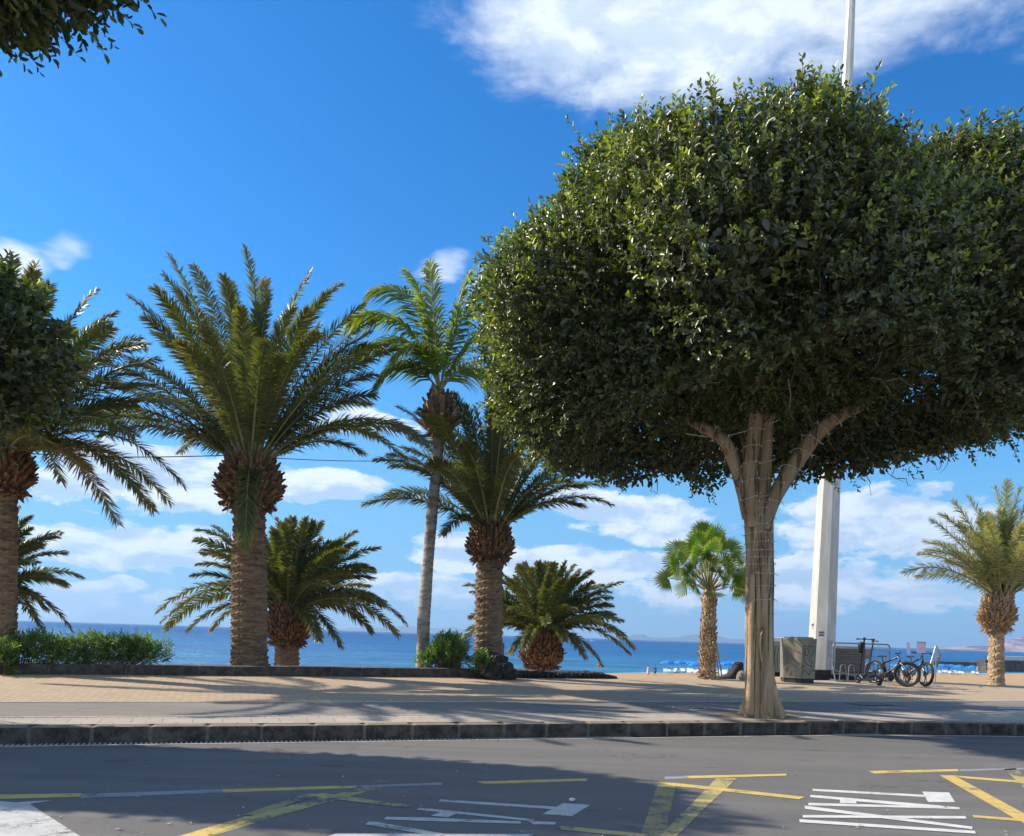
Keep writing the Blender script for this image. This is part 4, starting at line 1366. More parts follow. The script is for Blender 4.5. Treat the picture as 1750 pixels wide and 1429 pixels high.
# inner boughs
bm_ = MB()
rs = random.Random(3)
for i in range(46):
    P2, R2 = LP[i % 7]
    s = P2[int(len(P2) * rs.uniform(.72, .98))]
    th = rs.uniform(0, 6.283)
    dd = np.array([[math.cos(th), math.sin(th), rs.uniform(.0, .9)]]); dd = nrm(dd)
    rr = float(R_big(dd)[0]) * rs.uniform(.7, .92)
    e = Vector(CB) + Vector(dd[0]) * rr + inv
    mid = s.lerp(e, .5) + Vector((rs.uniform(-.3, .3), rs.uniform(-.3, .3), -.25))
    bm_.tube([s, s.lerp(mid, .5) + Vector((0, 0, rs.uniform(-.1, .1))), mid, mid.lerp(e, .5) + Vector((0, 0, rs.uniform(-.1, .2))), e], [.06, .05, .038, .025, .01], 7)
    for j in range(4):
        q = mid.lerp(e, rs.uniform(0, .9))
        bm_.tube([q, q + Vector((rs.uniform(-.6, .6), rs.uniform(-.6, .6), rs.uniform(-.35, .5)))], [.016, .006], 5)
# tangles of dry aerial roots under the crown
for i in range(210):
    th = rs.uniform(0, 6.283); r = 5 * math.sqrt(rs.random()) * .85
    q = Vector((CB[0] + r * math.cos(th), CB[1] + r * math.sin(th), 6.3 - 1.5 * (r / 5.2) ** 2 + rs.uniform(-.2, .4))) + inv
    pts = [q]
    for k in range(3): pts.append(pts[-1] + Vector((rs.uniform(-.15, .15), rs.uniform(-.15, .15), rs.uniform(-.22, .02))))
    bm_.tube(pts, [.010, .008, .006, .003], 4, caps=False)
bm_.build('branches', simple('bough_bark', (.16, .10, .065), .9, .3, 5), big)

# ---- fairy lights wound round the trunk and limbs
M_cable = simple('light_cable', (.62, .58, .50), .5, .1, 8)
M_bulb = simple('tiny_bulb', (.80, .78, .72), .3, .1, 8)
fl = thing('fairy_lights', 'string of tiny white fairy lights wound round the ficus trunk', 'string lights', TB)
cb = MB(); bb = MB()
rs = random.Random(8); nbulb = [0]


def wind(P, RR, i0, i1, turns, slope=.16, add=.012):
    pts = []
    n = int(turns * 26)
    for k in range(n + 1):
        f = k / n * (i1 - i0) + i0
        i = int(min(f, len(P) - 2)); g = f - i
        c = P[i].lerp(P[i + 1], g)
        d = (P[i + 1] - P[i]).normalized()
        s = (Vector((1, 0, 0)) - d * d.x).normalized(); u = d.cross(s)
        th = k / 26 * 2 * math.pi
        r = (RR[i] + (RR[i + 1] - RR[i]) * g) * 1.13 + add
        o = s * math.cos(th) + u * math.sin(th)
        q = c + o * r + d * (-slope * r * math.cos(th) + rs.uniform(-.006, .006))
        pts.append(q)
        if k % 4 == 1:
            dd = (o * .8 + d * rs.uniform(-1, 1)).normalized()
            e_ = q + dd * rs.uniform(.035, .06)
            if nbulb[0] < 100:
                one = MB(); one.tube([q, e_], [.0075, .0055], 5); one.build('bulb', M_bulb, fl); nbulb[0] += 1
            else:
                bb.tube([q, e_], [.0075, .0055], 5)
    cb.tube(pts, .0055, 4, caps=False)


wind(P_, R_, len(P_) * .50, len(P_) - 1, 12)
wind(LP[3][0], LP[3][1], 4, 34, 7)
wind(LP[1][0], LP[1][1], 4, 28, 6)
wind(LP[2][0], LP[2][1], 4, 28, 6)
wind(LP[0][0], LP[0][1], 8, 30, 5)
cb.build('cable', M_cable, fl); tag(bb.build('bulbs', M_bulb, fl), kind='stuff')
# slack cable to the left limb, and the long cable to the palms
wc = MB()
a0_, a1_ = px(1287, 733, YT - .2), px(1172, 741, YT + .2)
wc.tube([a0_.lerp(a1_, k / 8) + Vector((0, 0, -.10 * math.sin(k / 8 * math.pi))) for k in range(9)], .008, 5)
cs = wc.build('slack_cable', M_cable); tag(cs, 'short slack cable strung between two limbs of the big ficus', 'cable')
wc = MB()
a0_, a1_ = px(-60, 768, YL), px(400, 778, YA - .35)
wc.tube([a0_.lerp(a1_, k / 10) + Vector((0, 0, -.10 * math.sin(k / 10 * math.pi))) for k in range(11)], .012, 5)
b0_ = px(735, 786, YC - .2)
wc.tube([a1_.lerp(b0_, k / 10) + Vector((0, 0, -.08 * math.sin(k / 10 * math.pi))) for k in range(11)], .009, 5)
cs = wc.build('overhead_cable', simple('dark_cable', (.05, .05, .05), .6)); tag(cs, 'thin dark cable strung from palm to palm below their crowns', 'cable')

# soil pit at the foot of the tree
so = MB(); rs = random.Random(5)
vs = [TB + Vector((0, 0, .05))]; N = 40
for k in range(N):
    th = 2 * math.pi * k / N; r = rs.uniform(.72, .85)
    x, y = r * 1.25 * math.cos(th), r * .42 * math.sin(th) + .12
    p = TB + Vector((tv.x * x + nv.x * y, tv.y * x + nv.y * y, 0)); p.z = prom_z(ab(p)[1]) + .006
    vs.append(p)
so.vf(vs, [(0, 1 + k, 1 + (k + 1) % N) for k in range(N)])
tag(so.build('tree_pit_soil', simple('leaf_litter', (.22, .15, .09), .95, .5, 40, .8)), kind='structure')

# ---- left ficus, its trunk out of frame
CL_ = np.array([-9.9, 10.55, 4.75])
lt = thing('ficus_tree', 'dark ficus cut off by the left edge in front of the palm', 'tree', (CL_[0], CL_[1], prom_z(.3)))
rng2 = np.random.default_rng(15)
b3 = bumpy(rng2, 50, .22, .22)
def R_left(d):
    z = d[:, 2]; h = np.sqrt(np.maximum(1 - z * z, 1e-6))
    hx = np.sqrt((d[:, 0] / 4.2) ** 2 + (d[:, 1] / 1.75) ** 2)
    up = 1 / np.sqrt(hx ** 2 + (np.maximum(z, 0) / (2.2 + 3.8 * np.clip(.45 - d[:, 0] * 1.25, 0, 1))) ** 2)
    dn = 1 / np.sqrt(hx ** 2 + (np.minimum(z, 0) / 1.15) ** 2)
    return np.where(z > 0, up, dn) + b3(d)
crown_mesh('crown', CL_, R_left, 8000, rng2, lt, -Vector((CL_[0], CL_[1], prom_z(.3))), toward=nrm(np.array([.55, -.6, -.1])), ninner=26000, bright=.06, leafL=.108)
tm = MB(); fluted(tm, [(0, 0, -.1), (0, 0, .4), (.05, 0, 1.4), (0, .05, 2.6), (.1, 0, 3.4)], [.26, .17, .14, .14, .11], .12, 5, 3, 20)
for k in range(7): tm.tube([(0, 0, 2.4), (.6 * math.cos(k * .9), .6 * math.sin(k * .9), 3.2), (1.5 * math.cos(k * .9), 1.5 * math.sin(k * .9), 3.9 + .3 * (k % 3))], [.08, .06, .02], 8)
tm.build('trunk', M_fbark, lt)

# ---- the near ficus whose lowest leaves hang into the top left corner
CN = np.array([-6.0, 6.6, 8.5])
nf = thing('ficus_tree', 'overhanging ficus foliage in the top left corner', 'tree', (-8.0, 1.2, .14))
rng4 = np.random.default_rng(25)
b4 = bumpy(rng4, 60, .14, .22)
def R_near(d):
    z = d[:, 2]; h = np.sqrt(np.maximum(1 - z * z, 1e-6))
    up = 1 / np.sqrt((h / 3.0) ** 2 + (np.maximum(z, 0) / 2.2) ** 2)
    dn = 1 / np.sqrt((h / 2.9) ** 2 + (np.minimum(z, 0) / 1.25) ** 2)
    return np.where(z > 0, up, dn) + b4(d)
crown_mesh('crown', CN, R_near, 3600, rng4, nf, -Vector((-8.0, 1.2, .14)), toward=nrm(np.array([.5, -.2, -.8])), ninner=26000, bright=.03, leafL=.10)
tm = MB(); o0 = Vector((8.0, -1.2, -.14))
fluted(tm, [(0, 0, -.1), (0, 0, .5), (.1, .3, 2.4), (.4, 1.2, 4.6), (1.0, 3.2, 6.4)], [.4, .3, .25, .22, .16], .12, 6, 3, 24)
rs = random.Random(6)
for k in range(44):
    th = rs.uniform(0, 6.283); dd = nrm(np.array([[math.cos(th), math.sin(th), rs.uniform(-.55, .4)]]))
    e = Vector(CN) + Vector(dd[0]) * float(R_near(dd)[0]) * .92 + o0
    s = Vector((1.0, 3.2, 6.4)).lerp(Vector(CN) + o0, rs.uniform(0, 1))
    mid = s.lerp(e, .5) + Vector((rs.uniform(-.3, .3), rs.uniform(-.3, .3), .1))
    tm.tube([s, mid, e], [.05, .03, .008], 6)
    for j in range(5):
        q = mid.lerp(e, rs.uniform(0, .9)); tm.tube([q, q + Vector((rs.uniform(-.5, .5), rs.uniform(-.5, .5), rs.uniform(-.4, .2)))], [.011, .004], 4)
tm.build('trunk', simple('near_bark', (.17, .11, .075), .9, .3, 4), nf)

# ================================================================== hedge and shrubs
def oleander(name, label, blobs, nshoot, seed, leafL=.13, cat='shrub', fresh=.1, lw=.17):
    """blobs: (x,y,z,rx,ry,rz) ellipsoids in world space"""
    rng = np.random.default_rng(seed)
    b0 = Vector(blobs[0][:3]); b0.z = min(b[2] - b[5] for b in blobs)
    root = thing(name, label, cat, b0)
    w = np.array([b[3] * b[5] for b in blobs]); w = w / w.sum()
    idx = rng.choice(len(blobs), nshoot, p=w)
    Bc = np.array(blobs)[idx]
    d = nrm(rng.normal(0, 1, (nshoot, 3)) + np.array([0, -.2, .35]))
    P = Bc[:, :3] + d * Bc[:, 3:6] * rng.uniform(.45, 1.0, nshoot)[:, None]
    ax = nrm(d + np.array([0, 0, .9]) + rng.normal(0, .3, (nshoot, 3)))
    M = 13; sl = rng.uniform(.12, .30, nshoot)
    f = np.linspace(.0, 1, M)
    a1 = nrm(np.cross(ax, np.array([.3, .2, 1.0]))); a2 = np.cross(ax, a1)
    ph = rng.random(nshoot)[:, None] * 6.28 + np.arange(M)[None, :] * 2.1 + rng.normal(0, .3, (nshoot, M))
    rad = a1[:, None, :] * np.cos(ph)[..., None] + a2[:, None, :] * np.sin(ph)[..., None]
    Pb = P[:, None, :] + ax[:, None, :] * (sl[:, None] * f[None, :])[..., None]
    D = nrm(ax[:, None, :] * np.interp(f, [0, 1], [.5, 1.6])[None, :, None] + rad * 1.0 + rng.normal(0, .12, (nshoot, M, 3)))
    Nn = nrm(ax[:, None, :] - rad * .3 + rng.normal(0, .2, (nshoot, M, 3)))
    L = leafL * rng.uniform(.7, 1.25, (nshoot, M))
    V = leaves_arrays(Pb.reshape(-1, 3), D.reshape(-1, 3), Nn.reshape(-1, 3), L.ravel(), (L * lw).ravel()) - np.array(b0)
    nt = len(V) // 6; b = np.arange(nt)[:, None] * 6
    Q = np.concatenate([b + np.array([[0, 1, 2, 3]]), b + np.array([[0, 3, 4, 5]])])
    tone = np.clip(rng.normal(.5, .25, nshoot), 0, 1)
    rr = np.clip(tone[:, None] + rng.normal(0, .15, (nshoot, M)), 0, 1).ravel()
    oo = np.clip((rng.random(nshoot) < fresh)[:, None] * np.interp(f, [0, 1], [.2, .9])[None, :], 0, 1).ravel()
    np_mesh('leaves', V, Q, np.zeros((0, 3), int), [M_olean], None, None, np.tile(rr, 2), None, np.tile(oo, 2), None, root)
    st = MB()
    for i in range(min(nshoot, 160)):
        p = Vector(P[i]) - b0; st.tube([Vector((p.x * .9, p.y * .6, 0)), p], [.010, .005], 5)
    st.build('stems', M_twig, root)
    return root


def hp(u, v, dy=0): return px(u, v, YL + dy)


bl = []
rs = random.Random(2)
for i in range(15):
    u = 8 + i * 18.2; Yh = YL + (YA - YL) * max(0, u - 0) / 427 - .35
    top = 1094 + 5 * math.sin(i * 1.3) + (8 if i > 12 else 0) + rs.uniform(-3, 5)
    p = px(u, (top + 1138) / 2 + 3, Yh); rz = (1142 - top) / 2 / FPX * Yh
    bl.append((p.x, p.y, p.z, .26, .34, rz))
oleander('oleander_hedge', 'green oleander hedge on top of the wall at the left', bl, 620, 4, cat='hedge')
p = px(768, 1118, YB - .7); bl = [(p.x, p.y, p.z, .46, .4, .36), (p.x + .2, p.y, p.z - .15, .36, .3, .2), (p.x - .15, p.y, p.z - .15, .34, .3, .2), (p.x - .05, p.y, p.z + .15, .2, .2, .22)]
oleander('oleander_shrub', 'round dark green shrub between the leaning palm and the next trunk', bl, 230, 6, leafL=.14, lw=.2)
p = px(825, 1138, YB - 1.15); oleander('leafy_shrub', 'small bright green shoots at the foot of the palm by the lava boulder', [(p.x, p.y, p.z, .17, .12, .22)], 46, 7, leafL=.10, fresh=.6, lw=.35)
p = px(731, 1133, YC - .4); oleander('leafy_shrub', 'tuft of green leaves at the foot of the leaning coconut palm', [(p.x, p.y, p.z, .14, .12, .2)], 30, 9, leafL=.10, fresh=.5, lw=.3)
p = px(6, 1130, YL - .6); oleander('leafy_shrub', 'pale green shoots over the wall end at the far left', [(p.x, p.y, p.z - .02, .13, .12, .3)], 40, 10, leafL=.15, fresh=.7, lw=.2)

# ================================================================== walls
def wall_box(mb, u0, u1, vt0, vb0, vt1, vb1, thick, bev=.02, gap=.012, n=1, rough=0.0, rs=random):
    """course of stones from photo edge u0..u1 standing on the promenade"""
    A, B = pp(u0, vb0), pp(u1, vb1)
    h0 = (vb0 - vt0) / FPX * A.y; h1 = (vb1 - vt1) / FPX * B.y
    for i in range(n):
        p, q = A.lerp(B, i / n), A.lerp(B, (i + 1) / n)
        h = h0 + (h1 - h0) * (i + .5) / n
        L = (q - p).length - gap; c = (p + q) / 2 + nv * thick / 2
        c.z = p.z + h / 2 - .05 + rs.uniform(-rough, rough)
        ang = math.atan2(q.y - p.y, q.x - p.x)
        mb.box(c, (L, thick * rs.uniform(1 - rough, 1 + rough), h + .1), ang + rs.uniform(-rough, rough) * .5, bev)


w1 = MB(); wj = MB()
rs = random.Random(12)
A, B = pp(12, 1152.5), pp(814, 1158)
nst = int((B - A).length / .72)
for i in range(nst):
    p, q = A.lerp(B, i / nst), A.lerp(B, (i + 1) / nst)
    h = ((1152.5 - 1134.5) * (1 - i / nst) + (1158 - 1143) * i / nst) / FPX * p.y
    ang = math.atan2(B.y - A.y, B.x - A.x)
    c = (p + q) / 2 + nv * .14; c.z = p.z + h / 2 - .04
    w1.box(c, ((q - p).length - .02, .28, h + .08 + rs.uniform(-.004, .004)), ang, .018)
    c = q + nv * .145; c.z = q.z + h / 2 - .05
    wj.box(c, (.05, .262, h + .05), ang)
wr = thing('stone_wall', 'low dark basalt block wall in front of the palms', 'wall', (A + B) / 2)
for o in (w1.build('blocks', M_wall, wr), wj.build('joints', M_mortar, wr)):
    o.location = -Vector(wr.location)
# rubble end of the wall
w2 = MB(); rs = random.Random(4)


def stone(mb, c, s, rs, rz=0):
    bm = bmesh.new(); bmesh.ops.create_icosphere(bm, subdivisions=2, radius=.5)
    ph = [rs.uniform(0, 6) for _ in range(6)]
    for v in bm.verts:
        n = v.co.normalized()
        k = 1 + .16 * math.sin(5 * n.x + ph[0]) * math.sin(4 * n.y + ph[1]) + .13 * math.sin(7 * n.z + ph[2] + 3 * n.x) + rs.uniform(-.05, .05)
        q = Vector([math.copysign(abs(x) ** .72, x) for x in n]) * .5 * k
        v.co = Vector((q.x * s[0], q.y * s[1], q.z * s[2]))
    M = Matrix.Rotation(rz, 3, 'Z'); bm.verts.index_update()
    mb.vf([Vector(c) + M @ v.co for v in bm.verts], [[v.index for v in f.verts] for f in bm.faces]); bm.free()


A, B = pp(884, 1159), pp(1055, 1160)
for i in range(22):
    f = (i + .5) / 22; p = A.lerp(B, f)
    h = (12.5 if f < .8 else 12.5 - (f - .8) * 36) / FPX * p.y
    c = p + nv * .15; c.z = p.z + h / 2 - .02
    stone(w2, c, ((B - A).length / 22 * 1.15, .38, h * 1.12), rs, math.atan2(tv.y, tv.x))
    for j in range(2):
        c2 = c + nv * (.25 + .3 * j); stone(w2, c2, (.25, .3, h), rs)
tag(w2.build('rubble_wall', M_lava), 'low ragged wall of rough black stones right of the lava boulder', 'wall')
lv = MB(); rs = random.Random(9)
for (u, v, sx, sz, dy) in ((848, 1146, .66, .66, 0), (838, 1134, .46, .58, .05), (847, 1128, .30, .34, .0), (866, 1152, .5, .36, -.05), (830, 1152, .3, .3, -.1), (852, 1131, .38, .36, .1), (860, 1143, .42, .38, -.12), (840, 1154, .5, .28, -.25)):
    p = px(u, v, YB - .95 + dy); stone(lv, p, (sx, .55, sz), rs, rs.uniform(0, 3))
bo = lv.build('lava_boulder', M_lava); tag(bo, 'jagged black lava boulder heaped at the end of the block wall', 'rock')
# planting bed behind the walls
EB = lambda a: B_edge(a)
V = []; F = []
k = 0
for a in range(-30, int(ab(pp(1050, 1159))[0])):
    bw = ab(pp(427, 1154))[1]; s_ = (ab(pp(814, 1158))[1] - ab(pp(12, 1152.5))[1]) / (ab(pp(814, 1158))[0] - ab(pp(12, 1152.5))[0])
    b = bw + s_ * (a - ab(pp(427, 1154))[0])
    a1 = ab(pp(884, 1159))[0]
    z = prom_z(b) + (.13 if a < a1 + 2 else .05)
    V += [tuple(wp(a, b + .2, z)), tuple(wp(a, b + 2.4, z)), tuple(wp(a, b + 6.5, -2.6))]
n = len(V) // 3
for i in range(n - 1):
    for k in range(2): F.append((3 * i + k, 3 * i + 3 + k, 3 * i + 4 + k, 3 * i + 1 + k))
me = bpy.data.meshes.new('planting_bed'); me.from_pydata(V, [], F); me.materials.append(M_soil); me.update(); tag(link('planting_bed', me), kind='structure')

# small sign post behind the boulder
sp_ = MB(); p = px(857, 1146, YB + .3)
sr = thing('info_sign', 'small weathered sign on a post behind the lava boulder', 'sign', p)
sp_.tube([(0, 0, -.5), (0, 0, .62)], .025, 8); sp_.build('post', simple('post_metal', (.28, .26, .24), .6), sr)
sp_ = MB(); sp_.box((0, -.035, .56), (.12, .02, .42), 0, .004); sp_.build('panel', simple('sign_board', (.36, .30, .26), .6, .3, 6), sr)
# ================================================================== street furniture
def rounded(pts, r=.08, n=4):
    """polyline with rounded corners"""
    pts = [Vector(p) for p in pts]; out = [pts[0]]
    for i in range(1, len(pts) - 1):
        a, b, c = pts[i - 1], pts[i], pts[i + 1]
        ra = min(r, (b - a).length * .45, (c - b).length * .45)
        p0 = b + (a - b).normalized() * ra; p1 = b + (c - b).normalized() * ra
        for k in range(n + 1):
            t = k / n; out.append((1 - t) ** 2 * p0 + 2 * t * (1 - t) * b + t * t * p1)
    out.append(pts[-1]); return out


M_galv = simple('galvanised_steel', (.20, .22, .24), .42, .15, 9, .05, .55)
M_steel = simple('stainless_rail', (.42, .42, .40), .30, .1, 9, .03, .8)


def conc(name, a, b):
    m, t = mat(name); p = t.obj()
    n = t.noise(t.map(p, (1, 1, .45)), 3.2, 7, .65); n2 = t.noise(p, 40, 4, .7)
    c = t.mix(t.mr(n, .32, .68), a, b); c = t.mix(t.mr(n2, .5, .8, 0, .4), c, tuple(x * .55 for x in a))
    t.out(t.bsdf(c, .85, t.bump(n2, .4, .006), .3)); return m


M_conc = conc('weathered_concrete', (.17, .152, .125), (.27, .245, .205))
M_dark = simple('dark_plinth', (.035, .035, .038), .85, .3, 6)

# ---- lamp mast
m, t = mat('mast_paint'); p = t.obj()
n = t.noise(t.map(p, (2, 2, .35)), 2.2, 6, .65); n2 = t.noise(t.map(p, (6, 6, .6)), 1.5, 6, .7)
c = t.mix(t.mr(n, .35, .7), (.46, .445, .41), (.62, .60, .56)); c = t.mix(t.mr(n2, .58, .74, 0, .55), c, (.40, .36, .30))
t.out(t.bsdf(c, .45, t.bump(n, .1, .01), .45)); M_mast = m
YM = depth_on_prom(1400, 1156)
mb0 = px(1402, 1158, YM); mb0.z = prom_z(ab(mb0)[1])
mr_ = thing('lamp_mast', 'very tall pale octagonal lighting mast rising above the big ficus', 'lamp mast', mb0)
mtop = px(1457.5, -60, YM) - mb0
mm = MB(); vs = []; fs = []
H = mtop.z
for i, f in enumerate((0, .02, .25, .5, .75, 1.0)):
    r = (46 - 34 * f) / 2 / FPX * YM * 1.04
    for k in range(8):
        a = math.pi / 8 + k * math.pi / 4 + .35
        vs.append((mtop.x * f + r * math.cos(a), r * math.sin(a), H * f))
for i in range(5):
    for k in range(8): fs.append((i * 8 + k, i * 8 + (k + 1) % 8, i * 8 + 8 + (k + 1) % 8, i * 8 + 8 + k))
fs.append(tuple(40 + k for k in range(8)))
mm.vf(vs, fs)
mm.build('shaft', M_mast, mr_)
mm = MB(); mm.lathe((0, 0, 0), [(.47, -.02), (.47, .20), (.41, .27)], 8); mm.build('base', M_dark, mr_)
def mast_face(z, k):
    f = z / H; r = (46 - 34 * f) / 2 / FPX * YM * 1.04 * math.cos(math.pi / 8); a = k * math.pi / 4 + .35
    nn = Vector((math.cos(a), math.sin(a), 0)); return Vector((mtop.x * f, 0, z)) + nn * (r + .004), nn, a
mm = MB(); c_, nn, a_ = mast_face(.95, 6); mm.box(c_, (.02, .20, .55), a_, .006); mm.build('access_hatch', simple('hatch_paint', (.44, .43, .40), .5, .1, 5), mr_)
mm = MB(); c_, nn, a_ = mast_face(.95, 6); mm.tube([c_ + nn * .012 + Vector((0, 0, .18)), c_ + nn * .03 + Vector((0, 0, .18))], .016, 8); mm.build('hatch_lock', M_dark, mr_)
for zz in (13.2,):
    f = zz / H; r = (46 - 34 * f) / 2 / FPX * YM * 1.04
    mm = MB(); mm.lathe((mtop.x * f, 0, zz), [(r + .006, -.02), (r + .012, 0), (r + .006, .02)], 24); mm.build('joint_band', M_galv, mr_)
mm = MB()
for k in range(3): mm.lathe((mtop.x, 0, H - .02 + k * .0), [(.62, -.10), (.62, .02)], 24) if k == 0 else mm.box((mtop.x + (.55 if k == 1 else -.55), 0, H + .22), (.5, .35, .35), 0, .03)
mm.build('lamp_head', M_galv, mr_)
# stickers on the mast and a strap hanging round it: small flat paper stuck on
def sticker(u, v, w, h, bands, lab):
    q = px(u, v, YM); f = (q.z - mb0.z) / H
    cx = mb0.x + mtop.x * f; r = (46 - 34 * f) / 2 / FPX * YM * 1.04
    best = None
    for k in range(8):
        a = k * math.pi / 4 + .35 + math.pi / 4
        nrm_ = Vector((math.cos(a), math.sin(a), 0)); c = Vector((cx, mb0.y, q.z)) + nrm_ * (r * math.cos(math.pi / 8) + .004)
        if nrm_.y > -.2: continue
        uu = 875 + (c.x / c.y) * FPX * 1.0 + (V0 - 0) * 0
        e = abs((c.x - q.x))
        if best is None or e < best[0]: best = (e, c, nrm_, a)
    _, c, nn, a = best
    s = Vector((-nn.y, nn.x, 0)); mbk = MB(); mats = []
    z = -h / 2
    for i, (hh, col) in enumerate(bands):
        mbk.cur = i; mats.append(simple('sticker_ink', col, .6, .15, 60, 0))
        mbk.vf([c + s * -w / 2 + Vector((0, 0, z)), c + s * w / 2 + Vector((0, 0, z)), c + s * w / 2 + Vector((0, 0, z + h * hh)), c + s * -w / 2 + Vector((0, 0, z + h * hh))], [(0, 1, 2, 3)])
        z += h * hh
    tag(mbk.build('sticker', mats), lab, 'sticker')
sticker(1388, 1069, .10, .24, [(.42, (.55, .33, .18)), (.3, (.06, .08, .2)), (.28, (.5, .5, .58))], 'white, navy and orange sticker higher on the left edge of the mast')
sticker(1395, 1085, .15, .22, [(.3, (.55, .55, .62)), (.25, (.05, .06, .13)), (.2, (.5, .25, .22)), (.25, (.07, .08, .16))], 'square dark blue and red sticker lower on the mast')

# ---- octagonal concrete container with relief
YK = depth_on_prom(1362, 1168) + .5
kb_ = px(1362, 1166, YK); kb_.z = prom_z(ab(kb_)[1])
kr = thing('concrete_planter', 'large faceted concrete box with a carved swirl on its right face', 'planter', kb_)
sK = 62 / FPX * YK
kk = MB(); kt = MB(); kp = MB()
ang0 = R(-90 - 16)
ht = (1168 - 1093) / FPX * YK
rb, rt_ = sK * .475, sK * .505
def octo(mb, prof, a0=ang0, n=6):
    vs = []; fs = []
    for r, z in prof:
        for k in range(n):
            a = a0 + math.pi / n + 2 * math.pi * k / n; vs.append((r * math.cos(a), r * math.sin(a), z))
    for i in range(len(prof) - 1):
        for k in range(n): fs.append((i * n + k, i * n + (k + 1) % n, (i + 1) * n + (k + 1) % n, (i + 1) * n + k))
    fs.append(tuple(reversed(range(n)))); fs.append(tuple((len(prof) - 1) * n + k for k in range(n)))
    mb.vf(vs, fs)
A6 = R(-90 + 22)
octo(kk, [(rb, .13), (rt_, ht - .02), (rt_ - .03, ht)], A6)
kk.build('body', M_conc, kr)
octo(kp, [(rb * .95, -.03), (rb * .95, .135)], A6); kp.build('plinth', M_dark, kr)
octo(kt, [(rt_ * .82, ht - .01), (rt_ * .80, ht + .035), (rt_ * .76, ht + .04)], A6); kt.build('lid', M_conc, kr)
# carved lines on the right-hand face
cvd = MB()
fa = A6 + 0 * math.pi / 3
fn = Vector((math.cos(fa), math.sin(fa), 0)); fs_ = Vector((-fn.y, fn.x, 0))
def facept(x, z):  # x -0.5..0.5 across, z 0..1 up
    r = rb + (rt_ - rb) * z
    return fn * (r * math.cos(math.pi / 6) + .002) + fs_ * (x * r) + Vector((0, 0, .14 + z * (ht - .2)))
def groove(L): cvd.tube([facept(x, z) for x, z in L], .013, 6)
groove([(-.15 + .11 * math.cos(k * .45), .70 + .10 * math.sin(k * .45)) for k in range(15)])
groove([(-.36, .85), (-.33, .62), (-.28, .45), (-.10, .38), (.1, .34), (.28, .30), (.4, .34)])
groove([(-.38, .86), (-.1, .84), (.2, .85), (.42, .84)])
groove([(.42, .80), (.28, .68), (.10, .56), (.04, .46), (.22, .44), (.32, .40)])
groove([(-.42, .10), (-.34, .2), (-.18, .22), (-.04, .14), (.1, .10), (.2, .2), (.34, .24), (.42, .18)])
groove([(-.44, .28), (-.34, .34), (-.2, .32)])
cvd.build('relief', simple('relief_shade', (.13, .115, .095), .9, .2, 9), kr)

# second box half hidden behind the trunk, white top
YK2 = depth_on_prom(1326, 1160) + 1.3
k2 = px(1322, 1160, YK2); k2.z = prom_z(ab(k2)[1])
r2_ = thing('concrete_planter', 'pale carved box with a white top partly hidden behind the ficus trunk', 'planter', k2)
q = MB(); q.box((0, 0, .62), (.55, .5, .98), .2, .02)
q.build('body', conc('pale_concrete', (.36, .34, .28), (.52, .49, .42)), r2_)
q = MB(); q.box((0, 0, 1.185), (.60, .55, .15), .2, .03); q.build('top', simple('white_top', (.78, .77, .74), .6, .05), r2_)
q = MB(); q.box((0, 0, .06), (.62, .6, .14), .2, .01); q.build('plinth', M_dark, r2_)
q = MB()
for i in range(5): q.tube([(-.2 + .1 * i, -.262, .25 + .05 * (i % 2)), (-.24 + .1 * i, -.268, .6), (-.18 + .1 * i, -.262, 1.0)], .012, 5)
q.build('relief', simple('relief_pale', (.24, .22, .18), .9), r2_).rotation_euler.z = .2

# dark base strip behind the planter and mast
dk = MB(); A = px(1338, 1152, YK + 1.6); B = px(1426, 1152, YK + 2.0)
c = (A + B) / 2; c.z = prom_z(ab(c)[1]) + .12
dk.box(c, ((B - A).length, .3, .34), math.atan2(B.y - A.y, B.x - A.x), .02)
tag(dk.build('low_dark_kerb', M_dark), 'low black kerb block between concrete box and mast foot', 'kerb block')

# ---- stair handrails
def rail(label, base, pts_list, r=.02):
    root = thing('stair_handrail', label, 'handrail', base)
    for nm, pts in pts_list:
        mb = MB(); mb.tube([p - Vector(base) for p in pts], r, 8); mb.build(nm, M_steel, root)
    return root


YR = depth_on_prom(1222, 1163) + .3
b = px(1216, 1163, YR)
rail('steel stair handrail beside the fan palm', b, [
    ('post', [px(1219, 1165, YR), px(1217, 1130, YR), px(1212, 1097, YR)]),
    ('post', [px(1223, 1165, YR + .7), px(1223, 1110, YR + .7)]),
    ('top_rail', rounded([px(1211.5, 1098, YR), px(1222, 1087, YR + .2), px(1234, 1158, YR + 2.4)], .05)),
    ('lower_rail', [px(1214, 1113, YR), px(1223, 1107, YR + .7), px(1229, 1158, YR + 2.2)])])
YR2 = depth_on_prom(1598, 1171) + .2
b = px(1598, 1171, YR2)
rail('steel stair handrail at the right end of the bicycles', b, [
    ('post', [px(1598.5, 1172, YR2), px(1599.5, 1103, YR2)]),
    ('post', [px(1594, 1171, YR2 + .5), px(1595, 1125, YR2 + .5)]),
    ('top_rail', rounded([px(1590, 1136, YR2 - .1), px(1599.5, 1103, YR2), px(1607.5, 1118, YR2 + .8), px(1602, 1140, YR2 + 1.6)], .05)),
    ('lower_rail', [px(1599.5, 1122, YR2), px(1604.5, 1122, YR2 + .7), px(1600, 1142, YR2 + 1.5)])])

